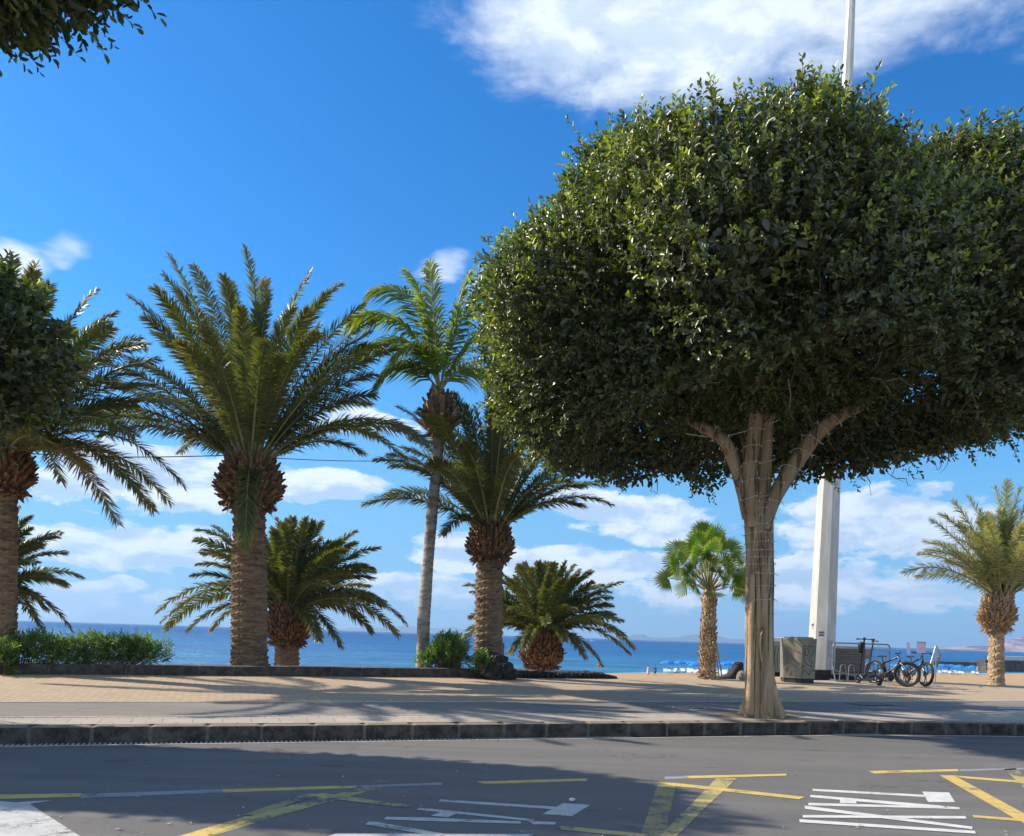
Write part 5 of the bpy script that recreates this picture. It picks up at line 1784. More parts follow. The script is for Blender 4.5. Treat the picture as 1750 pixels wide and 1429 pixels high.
# ---- lava stair cheek (slanted dark wall)
YS = depth_on_prom(1250, 1163) + .5
prof = [(1228, 1167), (1228, 1158.5), (1245, 1156), (1252, 1149), (1259, 1138), (1264, 1131.5), (1271, 1132), (1273, 1167)]
vs = [px(u, v, YS) for u, v in prof] + [px(u, v, YS) + Vector((0, .55, 0)) for u, v in prof]
base = px(1250, 1165, YS)
q = MB(); n = len(prof)
q.vf([v - base for v in vs], [tuple(range(n)), tuple(reversed(range(n, 2 * n)))] + [(i, n + i, n + (i + 1) % n, (i + 1) % n) for i in range(n)])
o = q.build('stair_cheek_wall', M_lava); o.location = base
bv = o.modifiers.new('bev', 'BEVEL'); bv.width = .05; bv.segments = 3; bv.limit_method = 'ANGLE'
tag(o, 'slanting black stone stair wall just left of the ficus trunk', 'wall')
q = MB(); c = px(1268, 1158, YS - .15); q.lathe((0, 0, 0), [(.17, -.2), (.17, 0), (.14, .12), (.08, .19), (.01, .21)], 16)
o = q.build('round_bollard', M_conc); o.location = c; tag(o, 'squat grey bollard peeping out left of the ficus trunk', 'bollard')

# ---- block wall behind the barrier
YW2 = depth_on_prom(1450, 1163) + 2.2
m, t = mat('small_blocks'); p = t.obj()
br = t.n('ShaderNodeTexBrick', offset=.5); t.s(br.inputs['Vector'], t.map(p, (1, 1, 1), rot=(R(90), 0, 0)))
br.inputs['Scale'].default_value = 1; br.inputs['Brick Width'].default_value = .17; br.inputs['Row Height'].default_value = .085; br.inputs['Mortar Size'].default_value = .01
br.inputs['Color1'].default_value = (.14, .11, .09, 1); br.inputs['Color2'].default_value = (.20, .155, .125, 1); br.inputs['Mortar'].default_value = (.05, .045, .045, 1)
t.out(t.bsdf(br.outputs[0], .9, t.bump(br.outputs['Fac'], -.5, .01), .2)); M_sb = m
A = px(1421, 1108, YW2); B = px(1479, 1108, YW2)
zb = prom_z(ab(A)[1]) - .1
wr2 = thing('beach_shower_wall', 'brown block wall with a pale cap seen through the crowd barrier', 'wall', (A.x, A.y, zb))
q = MB(); q.box(((B.x - A.x) / 2, .15, (A.z - zb) / 2), (B.x - A.x, .3, A.z - zb), 0, .01); q.build('blocks', M_sb, wr2)
q = MB(); q.box(((B.x - A.x) / 2 - .02, .15, A.z - zb + .045), ((B.x - A.x) + .04, .36, .085), 0, .01); q.build('cap', simple('cap_stone', (.55, .48, .42), .8), wr2)
q = MB(); q.box((B.x - A.x + .10, .12, A.z - zb - .16), (.20, .25, .34), 0, .01); q.build('end_block', simple('end_block', (.30, .26, .22), .85, .2), wr2)
q = MB(); q.box(((B.x - A.x) / 2, .1, .02), (B.x - A.x + .5, .7, .5), 0, .02); q.build('foot', M_dark, wr2)

# ---- crowd barrier
YG = depth_on_prom(1409, 1164) + .55
A = px(1422, 1163, YG); B = px(1519, 1163, YG + .5); A.z = prom_z(ab(A)[1]); B.z = prom_z(ab(B)[1])
L = (B - A).length; hz_ = (1163 - 1099) / FPX * YG
gr = thing('crowd_barrier', 'grey steel crowd barrier behind the bike rack', 'barrier', A, math.atan2(B.y - A.y, B.x - A.x))
q = MB(); q.tube(rounded([(0, 0, .20), (0, 0, hz_), (L, 0, hz_), (L, 0, .20), (0, 0, .20)], .14, 6), .021, 8); q.build('frame', M_galv, gr)
q = MB(); nb = 44
for i in range(1, nb): q.tube([(L * i / nb, 0, .21), (L * i / nb, 0, hz_ - .01)], .0042, 4, caps=False)
for i in range(1, 5): q.tube([(.01, .004, .2 + (hz_ - .2) * i / 5), (L - .01, .004, .2 + (hz_ - .2) * i / 5)], .004, 4)
q.build('mesh_bars', M_galv, gr)
for x in (.05, L - .1):
    q = MB(); q.tube(rounded([(x - .16, -.32, 0), (x - .05, -.02, .42), (x, 0, .55)], .05), .02, 8); q.tube([(x - .16, -.32, .02), (x, .25, .02)], .02, 8); q.build('foot', M_galv, gr)
q = MB(); q.tube([px(1411, 1142.5, YG - .3) * 0 + Vector((-.08, -.15, .33)), Vector((.55, -.5, .14))], .02, 8); q.build('brace', M_galv, gr)
# end-on barrier behind the mast
YG2 = YG + 1.6
A = px(1420, 1160, YG2); A.z = prom_z(ab(A)[1])
g2 = thing('crowd_barrier', 'upended barrier panel peeping out from behind the mast', 'barrier', A)
hh = px(1420, 1071, YG2).z - A.z
q = MB(); q.tube(rounded([(-.35, .3, 0), (-.35, .3, hh), (.05, 0, hh), (.05, 0, 0)], .13, 6), .028, 8); q.build('frame', M_galv, g2)
q = MB(); q.box((-.15, .152, hh * .5), (.40, .03, hh * .9), -.64, .01); q.build('panel', simple('grey_panel', (.13, .14, .15), .6), g2)

# ---- bike rack hoops
def rack(label, u, v, rz, n, y_off=0):
    Yr = depth_on_prom(u, v) + y_off
    c = px(u, v, Yr); c.z = prom_z(ab(c)[1])
    root = thing('bike_rack', label, 'bike rack', c, rz, 'silvery floor bike racks')
    q = MB(); q.box((-.12, 0, .025), (.55, .09, .04), 0, .008); q.build('base_bar', M_galv, root)
    q = MB(); q.box((-.12 + .0, .62, .025), (.55, .06, .04), 0, .008); q.build('base_bar', M_galv, root)
    for i in range(n):
        x = -.30 + .25 * i
        q = MB(); q.tube(rounded([(x, .02, .03), (x + .06, .14, .52), (x + .20, .17, .54), (x + .36, .58, .03)], .12, 6), .017, 8); q.build('hoop', M_galv, root)
    return root


rack('bike rack of silver hoops to the left of the scooters', 1452, 1166, -.15, 2)
rack('bike rack of silver hoops between the two scooters', 1494, 1164, -.1, 3, .3)
rack('bike rack of silver hoops behind the left scooter', 1468, 1158, .25, 2, 1.0)

# ---- bicycles
M_tyre = simple('tyre_rubber', (.018, .018, .020), .75, .2, 20)
M_rim = simple('rim_alloy', (.10, .11, .13), .35, .1, 10, 0, .7)
M_rimw = simple('rim_pale', (.10, .11, .14), .35, .1, 10, 0, .6)
M_fbl = simple('black_frame_paint', (.014, .015, .022), .30, .1, 5, 0, 0, .5)
M_fwh = simple('silver_frame_paint', (.22, .23, .26), .30, .1, 5, 0, 0, .5)
M_sad = simple('saddle_vinyl', (.015, .015, .018), .5)
M_chr = simple('chain_metal', (.08, .08, .09), .35, .1, 9, 0, .8)
M_red = simple('red_plastic', (.35, .03, .03), .4)


def tf(pts, M): return [M @ Vector(p) for p in pts]


def wheel(name, parent, c, r, steer=0.0, tyre=.038, spokes='spoke', seg=48):
    """hub-centred wheel in the xz plane"""
    e = bpy.data.objects.new(name, None); COL.objects.link(e); e.parent = parent
    e.location = c; e.rotation_euler = (0, 0, steer)
    ring = lambda rr: [(rr * math.cos(2 * math.pi * k / seg), 0, rr * math.sin(2 * math.pi * k / seg)) for k in range(seg)]
    q = MB(); q.tube(ring(r - tyre), tyre, 10, closed=True); q.build('tyre', M_tyre, e, True)
    q = MB(); q.tube(ring(r - tyre * 2.2), tyre * .55, 8, closed=True); q.build('rim', M_rim, e, True)
    q = MB()
    if spokes == 'spoke':
        for k in range(28):
            a = 2 * math.pi * k / 28; b = a + (.35 if k % 2 else -.35)
            q.tube([(.02 * math.cos(b), .03 * (1 if k % 4 < 2 else -1), .02 * math.sin(b)), ((r - tyre * 2.4) * math.cos(a), 0, (r - tyre * 2.4) * math.sin(a))], .0022, 3, caps=False)
        q.cur = 0
    else:
        for k in range(6):
            a = 2 * math.pi * (k // 2) / 3 + (.16 if k % 2 else -.16) + .5
            q.tube([(.02 * math.cos(a), 0, .02 * math.sin(a)), ((r * .5) * math.cos(a + (.05 if k % 2 else -.05)), 0, (r * .5) * math.sin(a + (.05 if k % 2 else -.05))), ((r - tyre * 2.2) * math.cos(a), 0, (r - tyre * 2.2) * math.sin(a))], [.022, .015, .012], 6)
    q.build('spokes', M_chr if spokes == 'spoke' else M_rimw, e)
    q = MB(); q.lathe((0, 0, 0), [(.022, -.05), (.03, -.04), (.02, 0), (.03, .04), (.022, .05)], 14, Matrix.Rotation(math.pi / 2, 3, 'X')); q.build('hub', M_fbl, e)
    q = MB(); q.lathe((0, 0, 0), [(.085, .033), (.085, .036)], 24, Matrix.Rotation(math.pi / 2, 3, 'X')); q.build('brake_disc', M_chr, e)
    return e


def bicycle(label, P, rz, r=.36, frame_m=None, accent=None, steer=.25, spokes=('spoke', 'blade'), wb=1.08, lean=0.06, group=None):
    root = thing('bicycle', label, 'bicycle', P, rz, group)
    root.rotation_euler = (lean, 0, rz)
    R0 = Vector((-wb / 2, 0, r)); F0 = Vector((wb / 2, 0, r))
    BBk = Vector((-.10, 0, r - .05)); seat_top = Vector((-.27, 0, .86)); head_t = Vector((.30, 0, .88)); head_b = Vector((.355, 0, .74))
    wheel('rear_wheel', root, R0, r, 0, spokes=spokes[0])
    q = MB(); q.tube([BBk, head_b], .034, 10); q.cur = 1; q.tube([BBk.lerp(head_b, .35), BBk.lerp(head_b, .85)], .0355, 10)
    q.cur = 0; q.tube([BBk, seat_top + Vector((.045, 0, -.16))], .019, 10)
    q.tube([seat_top + Vector((.03, 0, -.19)), head_t + Vector((0, 0, -.02))], .021, 10)
    q.cur = 1; q.tube([(seat_top + Vector((.03, 0, -.19))).lerp(head_t, .45), (seat_top + Vector((.03, 0, -.19))).lerp(head_t, .9)], .0225, 10); q.cur = 0
    q.tube([head_t + Vector((-.01, 0, .03)), head_b + Vector((.01, 0, -.02))], .026, 10)
    for s in (-1, 1):
        q.tube([R0 + Vector((0, .055 * s, 0)), BBk + Vector((-.03, .03 * s, 0))], .011, 8)
        q.tube([R0 + Vector((0, .055 * s, 0)), seat_top + Vector((.03, .018 * s, -.2))], .009, 8)
    q.build('frame', [frame_m or M_fbl, accent or M_fwh], root, True)
    q = MB(); q.tube([seat_top + Vector((.035, 0, -.18)), seat_top + Vector((-.005, 0, .0))], .014, 8)
    sp = q.build('seat_post', M_fbl, root)
    q = MB(); n = 9
    vs = []; prof = [(-.135, .07, .0), (-.11, .082, .02), (-.05, .07, .03), (.03, .035, .022), (.10, .02, .018), (.14, .014, .012)]
    for x, w, z in prof:
        for k in range(8):
            a = 2 * math.pi * k / 8; vs.append(seat_top + Vector((x, w * math.cos(a), .01 + z * .5 + .022 * math.sin(a))))
    fs = [(i * 8 + k, i * 8 + (k + 1) % 8, i * 8 + 8 + (k + 1) % 8, i * 8 + 8 + k) for i in range(5) for k in range(8)] + [tuple(range(8)), tuple(40 + k for k in range(8))]
    q.vf(vs, fs); q.build('saddle', M_sad, root, True)
    # steering assembly
    S = Matrix.Translation(head_b) @ Matrix.Rotation(steer, 4, 'Z') @ Matrix.Translation(-head_b)
    q = MB(); crown = head_b + Vector((.012, 0, -.03))
    q.tube(tf([head_t + Vector((-.01, 0, .02)), crown], S), .02, 8)
    q.tube(tf([crown + Vector((0, -.06, 0)), crown + Vector((0, .06, 0))], S), .022, 8)
    for s in (-1, 1): q.tube(tf([crown + Vector((0, .06 * s, 0)), F0 + Vector((-.02, .06 * s, .18)), F0 + Vector((0, .06 * s, 0))], S), [.018, .016, .011], 8)
    q.build('fork', accent or M_fwh, root, True)
    fw = S @ F0
    wheel('front_wheel', root, fw, r, steer, spokes=spokes[1])
    q = MB(); st_ = head_t + Vector((-.015, 0, .05)); bar = st_ + Vector((.07, 0, .05))
    q.tube(tf([head_t, st_, bar], S), .016, 8)
    q.tube(tf(rounded([bar + Vector((-.06, -.33, .02)), bar + Vector((-.01, -.12, .025)), bar, bar + Vector((-.01, .12, .025)), bar + Vector((-.06, .33, .02))], .05), S), .0125, 8)
    hb = q.build('handlebar', M_fbl, root, True)
    for s in (-1, 1):
        q = MB(); q.tube(tf([bar + Vector((-.062, .34 * s, .02)), bar + Vector((-.035, .22 * s, .022))], S), .018, 8); q.build('grip', M_sad, root)
        q = MB(); q.tube(tf([bar + Vector((-.02, .19 * s, .02)), bar + Vector((.02, .23 * s, -.01)), bar + Vector((-.005, .30 * s, -.03))], S), .006, 5); q.build('brake_lever', M_fbl, root)
    RX = Matrix.Rotation(math.pi / 2, 3, 'X')
    q = MB(); q.lathe(BBk + Vector((0, -.05, 0)), [(.085, -.003), (.09, 0), (.085, .003)], 26, RX)
    q.tube([BBk + Vector((0, -.06, 0)), BBk + Vector((.10, -.075, -.135))], .011, 6); q.tube([BBk + Vector((0, .06, 0)), BBk + Vector((-.10, .075, .135))], .011, 6)
    q.build('crankset', M_chr, root)
    for s, x, z in ((-1, .10, -.135), (1, -.10, .135)):
        q = MB(); q.box(BBk + Vector((x, s * .125, z)), (.09, .09, .022), 0, .006); q.build('pedal', M_fbl, root)
    q = MB(); q.lathe(R0 + Vector((0, -.045, 0)), [(.03, -.012), (.055, .012)], 20, RX); q.build('cassette', M_chr, root)
    q = MB(); q.tube([R0 + Vector((0, -.05, .05)), BBk + Vector((0, -.05, .088))], .004, 4); q.tube([R0 + Vector((.02, -.05, -.09)), BBk + Vector((0, -.05, -.088))], .004, 4)
    q.tube([R0 + Vector((0, -.05, 0)), R0 + Vector((.03, -.05, -.10))], .012, 6); q.build('chain', M_chr, root)
    return root, S, bar


def headed(p0, p1): return math.atan2(p1.y - p0.y, p1.x - p0.x)


pf = pp(1548, 1174.5); hd1 = R(-64)
mid = pf - Vector((math.cos(hd1), math.sin(hd1), 0)) * .54; mid.z = prom_z(ab(mid)[1]) - .015
bk1, S1, bar1 = bicycle('black and silver mountain bike leaning nearest the camera with white-striped frame', mid, hd1, .375, M_fbl, M_fwh, .50, ('spoke', 'blade'))
pf2 = pp(1580, 1174.5); hd2 = R(-84)
mid2 = pf2 - Vector((math.cos(hd2), math.sin(hd2), 0)) * .52; mid2.z = prom_z(ab(mid2)[1])
bk2, S2, bar2 = bicycle('black bicycle with blade-spoked wheels behind, its front wheel rightmost', mid2, hd2, .37, M_fbl, M_fbl, .02, ('blade', 'blade'), lean=-.04)
pf3 = pp(1530, 1166); hd3 = R(-22)
mid3 = pf3 - Vector((math.cos(hd3), math.sin(hd3), 0)) * .5 + Vector((.35, 1.0, 0)); mid3.z = prom_z(ab(mid3)[1])


# paper flyers clipped to the handlebars
def paper(u, v, w, h, Yp, rz, label, skew=0.0):
    m, t = mat('flyer_print'); p = t.obj()
    sx = t.n('ShaderNodeSeparateXYZ'); t.s(sx.inputs[0], p)
    wv = t.m('SINE', t.m('MULTIPLY', sx.outputs[2], 150.0))
    ln = t.m('MULTIPLY', t.mr(wv, .0, .5), t.mr(t.noise(t.map(p, (26, 26, 24)), 1.0, 2), .42, .55))
    hd = t.mr(sx.outputs[2], h * .34, h * .36)
    c = t.mix(t.m('MAXIMUM', t.m('MULTIPLY', ln, .55), t.m('MULTIPLY', hd, .7)), (.74, .56, .66), (.36, .30, .55))
    t.out(t.bsdf(c, .6))
    q = MB(); vs = []; n = 8
    for i in range(n + 1):
        x = (i / n - .5) * w
        bend = .02 * math.sin(i / n * 3.1)
        for z in (-h / 2, h / 2): vs.append((x, bend, z + skew * x))
    q.vf(vs, [(2 * i, 2 * i + 2, 2 * i + 3, 2 * i + 1) for i in range(n)])
    o = q.build('paper_flyer', m); o.location = px(u, v, Yp); o.rotation_euler = (0, 0, rz)
    tag(o, label, 'flyer')


paper(1574.5, 1106.5, .285, .34, pf.y - .1, .1, 'larger pink printed flyer hanging from the rear bicycle handlebar')
paper(1552.5, 1107.5, .19, .33, pf.y - .25, .65, 'smaller tilted pink flyer hanging from the front bicycle handlebar', -.55)


# ---- electric scooters
def scooter(label, P, rz, H=1.12, bag=False, wheel_r=.12, steer=0.0, Ls=.92):
    root = thing('electric_scooter', label, 'scooter', P, rz)
    wheel_small = lambda nm, x: wheel(nm, root, Vector((x, 0, wheel_r)), wheel_r, 0, .032, 'blade', 26)
    wheel_small('rear_wheel', -Ls / 2); wheel_small('front_wheel', Ls / 2)
    q = MB(); q.box((-.02, 0, .155), (.56, .15, .05), 0, .018); q.tube([(-.28, 0, .16), (-Ls / 2, 0, wheel_r)], .022, 8); q.tube([(.24, 0, .165), (Ls / 2 - .10, 0, .27)], .028, 8); q.build('deck', M_fbl, root)
    q = MB(); q.box((-.02, 0, .184), (.50, .135, .006)); q.build('grip_mat', M_sad, root)
    q = MB(); top = Vector((Ls / 2 - .24, 0, H)); bot = Vector((Ls / 2 - .06, 0, .22))
    q.tube([Vector((Ls / 2, .045, wheel_r)), Vector((Ls / 2 - .02, .045, .25)), bot + Vector((0, 0, .03))], .013, 6); q.tube([Vector((Ls / 2, -.045, wheel_r)), Vector((Ls / 2 - .02, -.045, .25)), bot + Vector((0, 0, .03))], .013, 6)
    q.tube([bot, top], .026, 10); q.build('steering_post', M_fbl, root)
    d = Vector((math.sin(steer), math.cos(steer), 0))
    q = MB(); q.tube([top - d * .26 + Vector((-.06, 0, .0)), top - d * .1, top, top + d * .1, top + d * .26 + Vector((-.06, 0, .0))], .014, 8); q.box(top + Vector((0, 0, .03)), (.07, .05, .05), steer, .012); q.build('handlebar', M_fbl, root)
    for s in (-1, 1):
        q = MB(); q.tube([top + d * s * .26 + Vector((-.06, 0, 0)), top + d * s * .16 + Vector((-.03, 0, .0))], .02, 8); q.build('grip', M_sad, root)
    q = MB()
    for k in range(7):
        pass
    q.tube([(-Ls / 2 - .14, 0, .20), (-Ls / 2 - .08, 0, .265), (-Ls / 2 + .03, 0, .28), (-Ls / 2 + .12, 0, .22)], [.02, .035, .035, .03], 8); q.build('rear_mudguard', M_fbl, root)
    q = MB(); q.box((-Ls / 2 - .14, 0, .215), (.02, .05, .035), 0, .006); q.build('tail_light', M_red, root)
    if bag:
        q = MB(); bp = bot.lerp(top, .76) + Vector((.09, 0, .02))
        q.box(bp, (.15, .19, .34), 0, .06, Matrix.Rotation(-.18, 4, 'Y')); q.build('front_bag', simple('bag_shell', (.02, .02, .024), .45), root, True)
        q = MB(); q.tube([bot.lerp(top, .9) + Vector((.03, 0, 0)), bot.lerp(top, .98) + Vector((.035, 0, 0))], .012, 6); q.build('yellow_tab', simple('yellow_tab', (.5, .5, .12), .5), root)
    return root


ps1 = pp(1466, 1170); ps2 = pp(1502, 1173)
ps1 = ps2 + Vector((math.cos(R(104)), math.sin(R(104)), 0)) * .95; ps1.z = prom_z(ab(ps1)[1])
sc1 = scooter('black electric scooter with a hard bag on its steering post, left of the bicycles', (ps1 + ps2) / 2, headed(ps2, ps1), 1.36, True, .13, .5, .95)
g = pp(1520, 1169) + Vector((.15, 1.1, 0)); g.z = prom_z(ab(g)[1])
sc2 = scooter('black electric scooter parked behind the bicycles, handlebar standing above them', g, R(195), 1.28, False, .12, .3, .95)

# ================================================================== beach life
def beachz(v, u): return None


M_blue = simple('blue_canvas', (.015, .20, .62), .7, .15, 3)
M_pole = simple('parasol_pole', (.6, .6, .6), .4)
M_lng = simple('lounger_plastic', (.70, .72, .74), .5, .08)
M_lngb = simple('lounger_shade_fabric', (.42, .48, .55), .7, .1)


def parasol(label, closed=False):
    root = thing('parasol', label, 'parasol', (0, 0, 0))
    q = MB(); q.tube([(0, 0, -.3), (0, 0, 2.25)], .03, 6); q.build('pole', M_pole, root)
    q = MB()
    if closed:
        q.lathe((0, 0, 0), [(.16, .85), (.20, 1.1), (.15, 1.6), (.08, 2.1), (.02, 2.3)], 10)
    else:
        n = 8; vs = [(0, 0, 2.35)]
        for k in range(n): a = 2 * math.pi * k / n; vs.append((.72 * math.cos(a), .72 * math.sin(a), 2.16))
        for k in range(n): a = 2 * math.pi * k / n; vs.append((1.28 * math.cos(a), 1.28 * math.sin(a), 1.86))
        for k in range(n): a = 2 * math.pi * k / n; vs.append((1.29 * math.cos(a), 1.29 * math.sin(a), 1.68))
        fs = [(0, 1 + k, 1 + (k + 1) % n) for k in range(n)]
        for j in (0, 1): fs += [(1 + j * n + k, 1 + (j + 1) * n + k, 1 + (j + 1) * n + (k + 1) % n, 1 + j * n + (k + 1) % n) for k in range(n)]
        q.vf(vs, fs)
    q.build('canopy', M_blue, root)
    return root


def lounger():
    root = thing('sun_lounger', 'white beach lounger with raised backrest among the blue parasols', 'sun lounger', (0, 0, 0), 0, 'white sun loungers under the parasols')
    q = MB(); q.box((-.2, 0, .32), (1.4, .62, .06), 0, .01); q.build('seat', M_lng, root)
    q = MB(); q.box((.72, 0, .52), (.68, .62, .06), 0, .01, Matrix.Rotation(-.75, 4, 'Y')); q.build('backrest', M_lng, root)
    for x, y in ((-.8, .26), (-.8, -.26), (.4, .26), (.4, -.26)):
        q = MB(); q.tube([(x, y, 0), (x, y, .31)], .03, 5); q.build('leg', M_lng, root)
    return root


def ground_at(u, Yd):
    return None


def bz_at(Yd): return -4.45


proto = None; protoC = None
PL = [(1141, 1131, 0), (1162, 1130, 0), (1171, 1132.5, 0), (1182, 1130, 0), (1190, 1132, 0), (1187, 1140, 0), (1196, 1131, 0), (1232, 1139, 1), (1240, 1131, 0), (1247, 1133, 0), (1257, 1134, 0), (1245, 1141, 1), (1262, 1132, 0), (1283, 1133, 0),
      (1480, 1134, 0), (1487, 1132, 0), (1496, 1135, 0), (1504, 1133, 0), (1512, 1136, 0), (1526, 1135, 0), (1541, 1136, 0), (1562, 1136, 0),
      (1605, 1138, 0), (1610, 1135, 0), (1618, 1136, 0), (1622, 1140, 1), (1626, 1136, 0), (1640, 1137.5, 0), (1652, 1139, 1), (1662, 1138, 0)]
rs = random.Random(21)
gname = 'blue beach parasols by the water'
LG = []
for i, (u, v, cl) in enumerate(PL):
    near = 162 if u < 1300 else (185 if u < 1580 else 205)
    Yp = near + rs.uniform(-6, 4) - (12 if v > 1138 and u < 1300 else 0)
    topz = px(u, v, Yp).z
    P = Vector((px(u, v, Yp).x, Yp, topz - 2.3))
    P.z = max(min(P.z, -3.6), -4.6)
    where = 'left cluster, seen between palm and ficus trunk' if u < 1300 else ('cluster seen through the bicycles' if u < 1580 else 'right cluster near the breakwater')
    src = proto if not cl else protoC
    lab = ('closed' if cl else 'open') + ' blue beach parasol in the ' + where
    if src is None:
        o = parasol(lab, bool(cl))
        if cl: protoC = o
        else: proto = o
    else:
        o = dup(src); o['label'] = lab
    o['group'] = ('closed ' if cl else 'open ') + 'blue parasols of the ' + where.split(',')[0]
    o.location = P; o.rotation_euler = (0, 0, rs.uniform(0, .8))
    s = rs.uniform(.92, 1.1); o.scale = (s, s, 1)
    for k in range(2):
        LG.append((P.x + rs.uniform(-1.4, 1.4), P.y - rs.uniform(.8, 3), P.z, where))
for i in range(26):
    u = rs.uniform(1130, 1280); Yp = rs.uniform(141, 155)
    LG.append((px(u, 1150, Yp).x, Yp, -4.3, 'left cluster, seen between palm and ficus trunk'))
for i in range(10):
    u = rs.uniform(1605, 1668); Yp = rs.uniform(196, 204)
    LG.append((px(u, 1150, Yp).x, Yp, -4.4, 'right cluster near the breakwater'))
lp = None
for x, y, z, where in LG:
    if lp is None: o = lp = lounger()
    else: o = dup(lp)
    o['label'] = 'white beach lounger with raised backrest in the ' + where
    o['group'] = 'white sun loungers of the ' + where.split(',')[0]
    o.location = (x, y, z); o.rotation_euler = (0, 0, rs.choice((1.1, 1.25, 1.4, -.3)) + rs.uniform(-.1, .1))


# ---- people on the beach
def person(label, u, vfoot, H_px, shirt, legs_c, skin=(.42, .25, .17), hair=(.06, .04, .03), rz=0.0, stride=.22, robe=False, Yd=None):
    Yp = Yd
    h = H_px / FPX * Yp
    P = px(u, vfoot, Yp); s = h / 1.72
    root = thing('person', label, 'person', P, rz)
    me = bpy.data.meshes.new('body')
    J = {'pel': (0, 0, .93), 'wst': (0, 0, 1.10), 'ch': (0, 0, 1.33), 'nk': (0, 0, 1.48), 'hd0': (.01, 0, 1.57), 'hd': (.015, 0, 1.68),
         'hl': (0, .10, .90), 'kl': (stride * .55, .10, .50), 'al': (stride * .6, .10, .08), 'tl': (stride * .6 + .14, .11, .03),
         'hr': (0, -.10, .90), 'kr': (-stride * .2, -.10, .49), 'ar': (-stride * .9, -.10, .10), 'tr': (-stride * .9 + .13, -.11, .03),
         'sl': (0, .19, 1.42), 'el': (-.08, .24, 1.14), 'wl': (.04, .25, .92), 'fl': (.07, .25, .83),
         'sr': (0, -.19, 1.42), 'er': (.04, -.24, 1.14), 'wr': (.16, -.24, .94), 'fr': (.2, -.24, .86)}
    rad = {'pel': .15, 'wst': .125, 'ch': .155, 'nk': .055, 'hd0': .085, 'hd': .095, 'hl': .095, 'kl': .06, 'al': .042, 'tl': .035, 'hr': .095, 'kr': .06, 'ar': .042, 'tr': .035,
           'sl': .06, 'el': .045, 'wl': .032, 'fl': .034, 'sr': .06, 'er': .045, 'wr': .032, 'fr': .034}
    E = [('pel', 'wst'), ('wst', 'ch'), ('ch', 'nk'), ('nk', 'hd0'), ('hd0', 'hd'), ('pel', 'hl'), ('hl', 'kl'), ('kl', 'al'), ('al', 'tl'), ('pel', 'hr'), ('hr', 'kr'), ('kr', 'ar'), ('ar', 'tr'),
         ('ch', 'sl'), ('sl', 'el'), ('el', 'wl'), ('wl', 'fl'), ('ch', 'sr'), ('sr', 'er'), ('er', 'wr'), ('wr', 'fr')]
    ks = list(J); me.from_pydata([tuple(c * s for c in J[k]) for k in ks], [(ks.index(a), ks.index(b)) for a, b in E], [])
    o = link('body', me, root)
    sk = o.modifiers.new('skin', 'SKIN'); o.modifiers.new('sub', 'SUBSURF').levels = 1
    o.modifiers['sub'].render_levels = 1
    for i, k in enumerate(ks): me.skin_vertices[0].data[i].radius = (rad[k] * s, rad[k] * s)
    me.skin_vertices[0].data[0].use_root = True
    me.materials.append(simple('skin', skin, .6))
    q = MB(); q.lathe((0, 0, 0), [(.20 * s, .86 * s), (.19 * s, 1.0 * s), (.165 * s, 1.12 * s), (.20 * s, 1.32 * s), (.20 * s, 1.42 * s), (.08 * s, 1.49 * s)], 14)
    if robe: q.lathe((0, 0, 0), [(.27 * s, .40 * s), (.22 * s, .88 * s), (.19 * s, 1.0 * s)], 14)
    for a, b in (('sl', 'el'), ('sr', 'er')): q.tube([Vector(J[a]) * s, Vector(J[a]).lerp(Vector(J[b]), .7) * s], [.08 * s, .062 * s], 8)
    q.build('shirt', simple('shirt_cloth', shirt, .8, .1), root)
    q = MB()
    for a, b in (('hl', 'kl'), ('hr', 'kr')): q.tube([Vector(J['pel']) * s * .5 + Vector(J[a]) * s * .5, Vector(J[a]) * s, Vector(J[a]).lerp(Vector(J[b]), .8) * s], [.14 * s, .115 * s, .09 * s], 10)
    q.build('shorts', simple('shorts_cloth', legs_c, .8, .1), root)
    q = MB(); q.lathe((0, 0, 0), [(.10 * s, 1.64 * s), (.108 * s, 1.70 * s), (.09 * s, 1.76 * s), (.03 * s, 1.79 * s)], 12); q.build('hair', simple('hair', hair, .7), root)
    return root


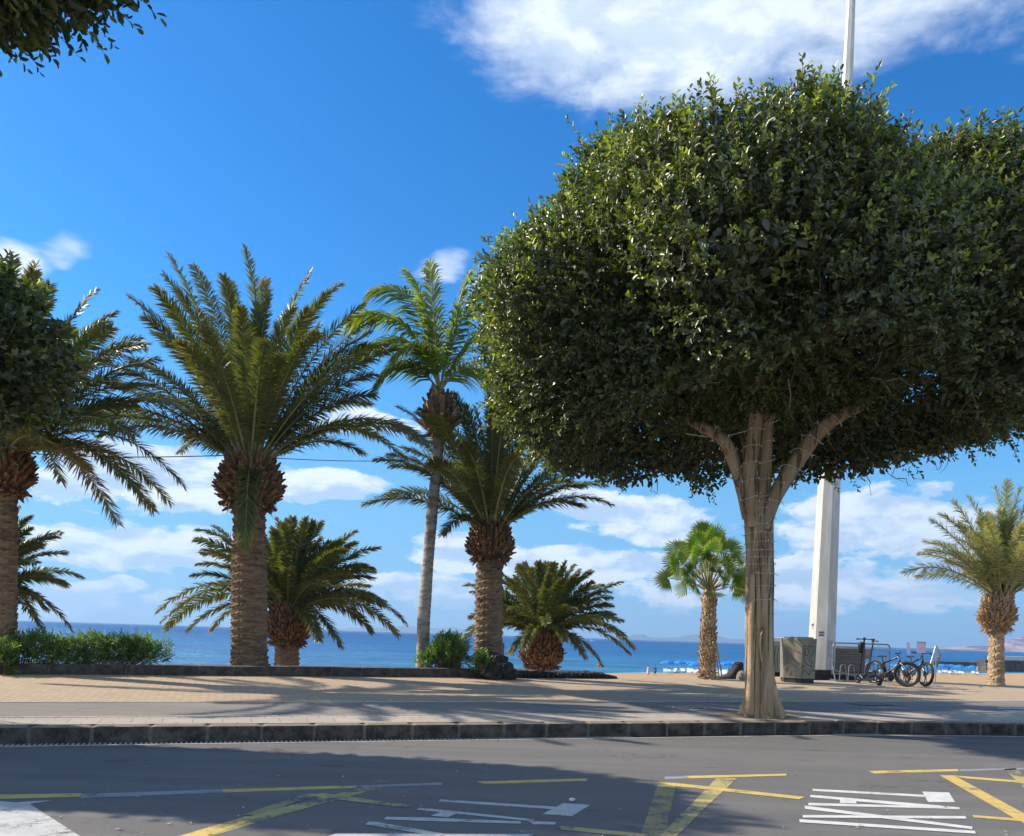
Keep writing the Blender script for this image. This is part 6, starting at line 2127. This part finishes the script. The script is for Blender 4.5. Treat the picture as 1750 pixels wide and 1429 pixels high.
person('person in a pale pink wrap walking on the sand, left of the one in black', 1107.5, 1155.5, 18, (.72, .40, .42), (.70, .42, .42), rz=.3, robe=True, Yd=138)
person('person in black top and shorts walking on the sand near the parasols', 1119.5, 1156.5, 18, (.02, .02, .03), (.03, .03, .05), rz=2.8, Yd=137)
person('person in a red top at the water edge beyond the low palm fronds', 1023, 1147.5, 14.5, (.62, .12, .12), (.5, .35, .3), rz=1.2, Yd=150)
person('person in pink standing by the breakwater right of the parasols', 1670.5, 1150.5, 13, (.65, .30, .34), (.6, .4, .4), rz=-1.0, Yd=196)

# ---- breakwater and pier
M_bw = basalt('breakwater_stone', (.06, .052, .05), (.13, .115, .105), .35)
bw = MB(); rs = random.Random(4)
A = px(1676, 1126, 241); B = px(1850, 1131, 262)
n = 40
for i in range(n):
    p, q_ = A.lerp(B, i / n), A.lerp(B, (i + 1) / n)
    for lv_ in range(4):
        c = (p + q_) / 2 + Vector((0, rs.uniform(-.2, .2) - (3 - lv_) * .25, 0)); c.z = SEAZ + .3 + lv_ * .88
        bw.box(c, ((q_ - p).length * .97, 3.0, .86), math.atan2(B.y - A.y, B.x - A.x) + rs.uniform(-.02, .02), .06)
tag(bw.build('breakwater', M_bw), 'tall dark stone breakwater behind the date palm trunk', 'breakwater')
bw = MB(); A = px(1590, 1129.5, 300); B = px(1690, 1132, 300)
c = (A + B) / 2; bw.box((c.x, 302, (A.z + SEAZ) / 2 - .3), (B.x - A.x, 5, A.z - SEAZ + .6), 0, .2)
tag(bw.build('pier', M_bw), 'long low dark pier in the sea behind the right parasols', 'pier')
bw = MB(); A = px(1712, 1121.5, 330); B = px(1880, 1125, 330)
c = (A + B) / 2; bw.box((c.x, 335, (A.z + SEAZ) / 2), (B.x - A.x, 10, A.z - SEAZ), 0, .1)
tag(bw.build('quay', simple('pale_quay', (.55, .50, .44), .8)), 'pale quay platform on the water right of the date palm trunk', 'quay')
bo_ = thing('boat', 'tiny white boat far out in front of the hills', 'boat', px(1012, 1101, 1500) * 1.0)
bo_.location.z = SEAZ
q = MB(); q.prism([(-4, -1.2), (2, -1.4), (5, 0), (2, 1.4), (-4, 1.2)], -.3, 1.4); q.build('hull', M_lng, bo_)
q = MB(); q.box((-1, 0, 2.1), (3, 1.8, 1.4), 0, .2); q.build('cabin', M_lng, bo_)
print('built', len(bpy.data.objects))
